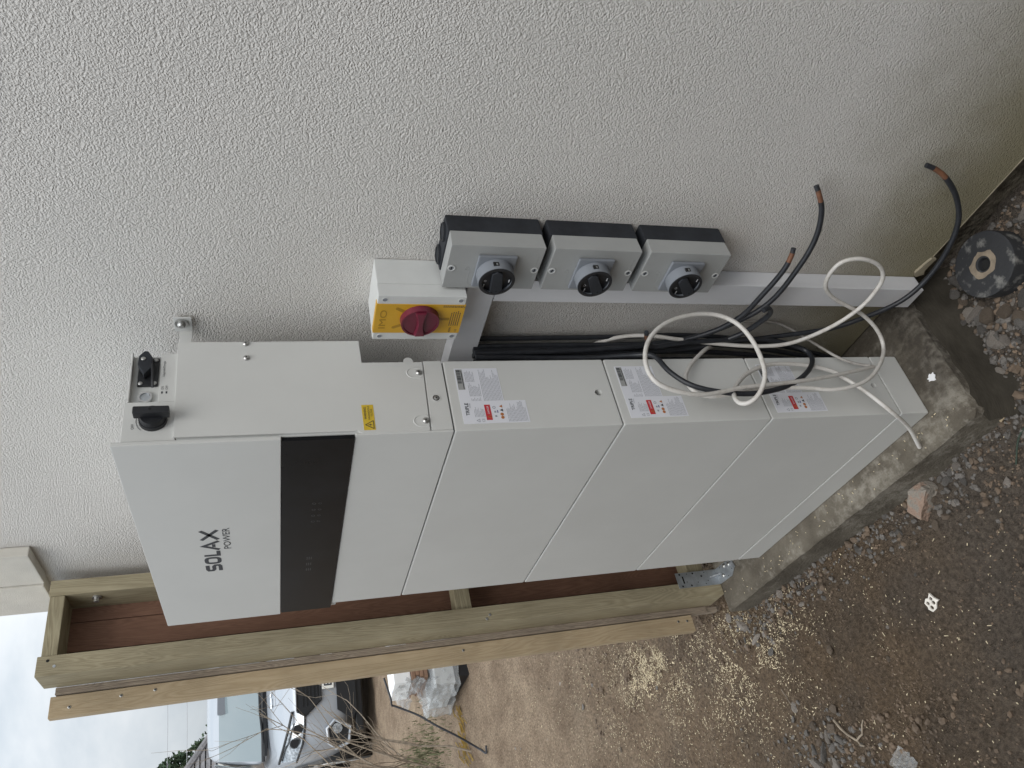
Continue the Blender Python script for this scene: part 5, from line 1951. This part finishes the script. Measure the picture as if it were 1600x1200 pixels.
# ------------------------------------------------------------------ bare shrub in front of the car
sh = thing('bare_shrub', 'leafless twiggy shrub at the corner in front of the silver car', 'shrub', (-3.95, 0.02, gz(-3.95, 0.02, False)))
random.seed(5)
tw = MB()


def twig(p, d, ln, r, lev):
    n = 4
    P = [p]
    for i in range(n):
        d = (d + Vector((random.gauss(0, .13), random.gauss(0, .13), random.gauss(0, .10) + .02))).normalized()
        P.append(P[-1] + d * ln / n)
    tw.tube(P, r, 5 if lev < 2 else 4, r * 0.55)
    if lev < 3:
        for _ in range(random.choice((2, 3, 3))):
            i = random.randint(1, n)
            nd = (d + Vector((random.gauss(0, .45), random.gauss(0, .45), random.gauss(0, .30)))).normalized()
            twig(P[i], nd, ln * random.uniform(.5, .78), r * .58, lev + 1)


for k in range(7):
    a = random.uniform(-.2, 3.4)
    twig(Vector((random.gauss(0, .05), random.gauss(0, .05), -.03)), Vector((.30 * math.cos(a), .42 * math.sin(a), random.uniform(.9, 1.3))).normalized(), random.uniform(.62, .92), .0070, 0)
tw.build('twigs', M_twig, sh, smooth=True, local=True)
MB().cyl((0, 0, -.08), (0, 0, .05), .05, .035, n=9).build('root_crown', M_twig, sh, local=True, smooth=True)

# grass tufts
b = MB()
for k in range(900):
    x, y = random.gauss(-5.0, .30), random.gauss(.34, .13)
    z = gz(x, y, False) - .005
    a = random.uniform(0, 2 * PI)
    hgt = random.uniform(.015, .065)
    e = Vector((math.cos(a), math.sin(a), 0))
    s_ = Vector((-e.y, e.x, 0)) * .005
    p = Vector((x, y, z))
    v = [b.b.verts.new(q_) for q_ in (p - s_, p + s_, p + e * hgt * .35 + Vector((0, 0, hgt)))]
    b.b.faces.new(v)
tag(b.build('grass_tuft', M_grass), 'rough tuft of green grass on the drive near the shrub', 'grass', kind='stuff')

# ------------------------------------------------------------------ distance: house roof, tree, wires
def polar(az, dist):
    a = math.radians(az)
    return CAM.x + dist * math.cos(a), CAM.y + dist * math.sin(a)


hx_, hy_ = polar(166.6, 26)
gzf = -0.088 + 0.47
hs_ = thing('neighbour_house', 'low house with grey tiled hipped roof beyond the silver car', 'house', (hx_, hy_, gzf), rz=math.radians(-13))
EZ = 2.50                                                # local: origin at the near right-hand eaves corner, y runs right
MB().box(-8.3, -0.5, -11.5, -0.5, -1, EZ - .1).build('wall', M_house, hs_, local=True)
rf = MB()
E4 = [(0, 0), (0, -12), (-8.8, -12), (-8.8, 0)]
RG = [(-4.4, -3.1), (-4.4, -8.9)]
HR = 2.75
V4 = [rf.b.verts.new((x, y, EZ)) for x, y in E4]
V2 = [rf.b.verts.new((x, y, EZ + HR)) for x, y in RG]
for f in ((V4[0], V4[1], V2[1], V2[0]), (V4[1], V4[2], V2[1]), (V4[2], V4[3], V2[0], V2[1]), (V4[3], V4[0], V2[0]), (V4[3], V4[2], V4[1], V4[0])):
    rf.b.faces.new(f)
rf = rf.build('roof', M_tile, hs_, local=True)
cs = MB()
for k in range(16):
    t0, t1 = k / 16, (k + 1) / 16 + .012
    a0, a1 = 4.4 * t0 - .03, 4.4 * t1
    z0, z1 = EZ + HR * t0 + .05, EZ + HR * t1 + .012
    b0, b1 = a0 * 3.1 / 4.4, a1 * 3.1 / 4.4
    cs.quad((-a0, -b0, z0), (-a0, -12 + b0, z0), (-a1, -12 + b1, z1), (-a1, -b1, z1))
    cs.quad((-8.8 + a0, -b0, z0), (-a0, -b0, z0), (-a1, -b1, z1), (-8.8 + a1, -b1, z1))
cs.build('tile_course', M_tile, rf, local=True)
MB().tube([(0.03, .03, EZ + .08), (-4.4, -3.1, EZ + HR + .1)], .10, 7).build('hip_tiles', M_tile, rf, local=True, smooth=True)
MB().box(.0, .10, -12.0, .1, EZ - .16, EZ - .01).build('gutter', M_plate, hs_, local=True)
for yy in (-5.5, -2.6):
    wn = MB().box(-0.52, -0.45, yy, yy + 1.6, .9, 2.0).build('window', M_plate, hs_, local=True)
    MB().box(-0.46, -0.43, yy + .08, yy + 1.52, .98, 1.92).build('pane', M_carglass, wn, local=True)
tx, ty = polar(169.3, 44)
tr = thing('evergreen_tree', 'dark evergreen tree rising behind the grey tiled roof', 'tree', (tx, ty, gzf))
MB().cyl((0, 0, -.5), (0, 0, 6.0), .3, .1, n=9).build('trunk', M_twig, tr, local=True)
R2 = np.random.default_rng(4)
b = MB()
for k in range(5200):
    a = R2.uniform(0, 2 * PI)
    zz = R2.uniform(1.5, 6.7)
    rad = 3.1 * (1 - (zz - 1.5) / 5.4) ** 0.8 + .12
    lob = 1 + .38 * mnoise.noise(Vector((math.cos(a) * 1.8, math.sin(a) * 1.8, zz * .8)))
    rr = rad * lob * math.sqrt(R2.uniform(.2, 1))
    p = Vector((rr * math.cos(a), rr * math.sin(a), zz))
    d1 = Vector(R2.normal(0, 1, 3)).normalized() * .20
    d2 = Vector(R2.normal(0, 1, 3)).normalized() * .13
    b.quad(p, p + d1, p + d1 + d2, p + d2)
b.build('crown', M_leaf, tr, local=True)
for (el_, lab) in ((6.55, 'upper of two thin overhead wires crossing the sky above the grey roof'), (5.4, 'lower of two thin overhead wires crossing the sky above the grey roof')):
    P = []
    for k in range(13):
        x, y = polar(154 + k * 2.4, 37 + k * .3)
        P.append((x, y, CAM.z + 38 * math.tan(math.radians(el_)) + .010 * (k - 5) ** 2))
    o = MB().tube(P, .010, 5).build('overhead_wire', M_wire)
    tag(o, lab, 'wire', 'overhead wires')
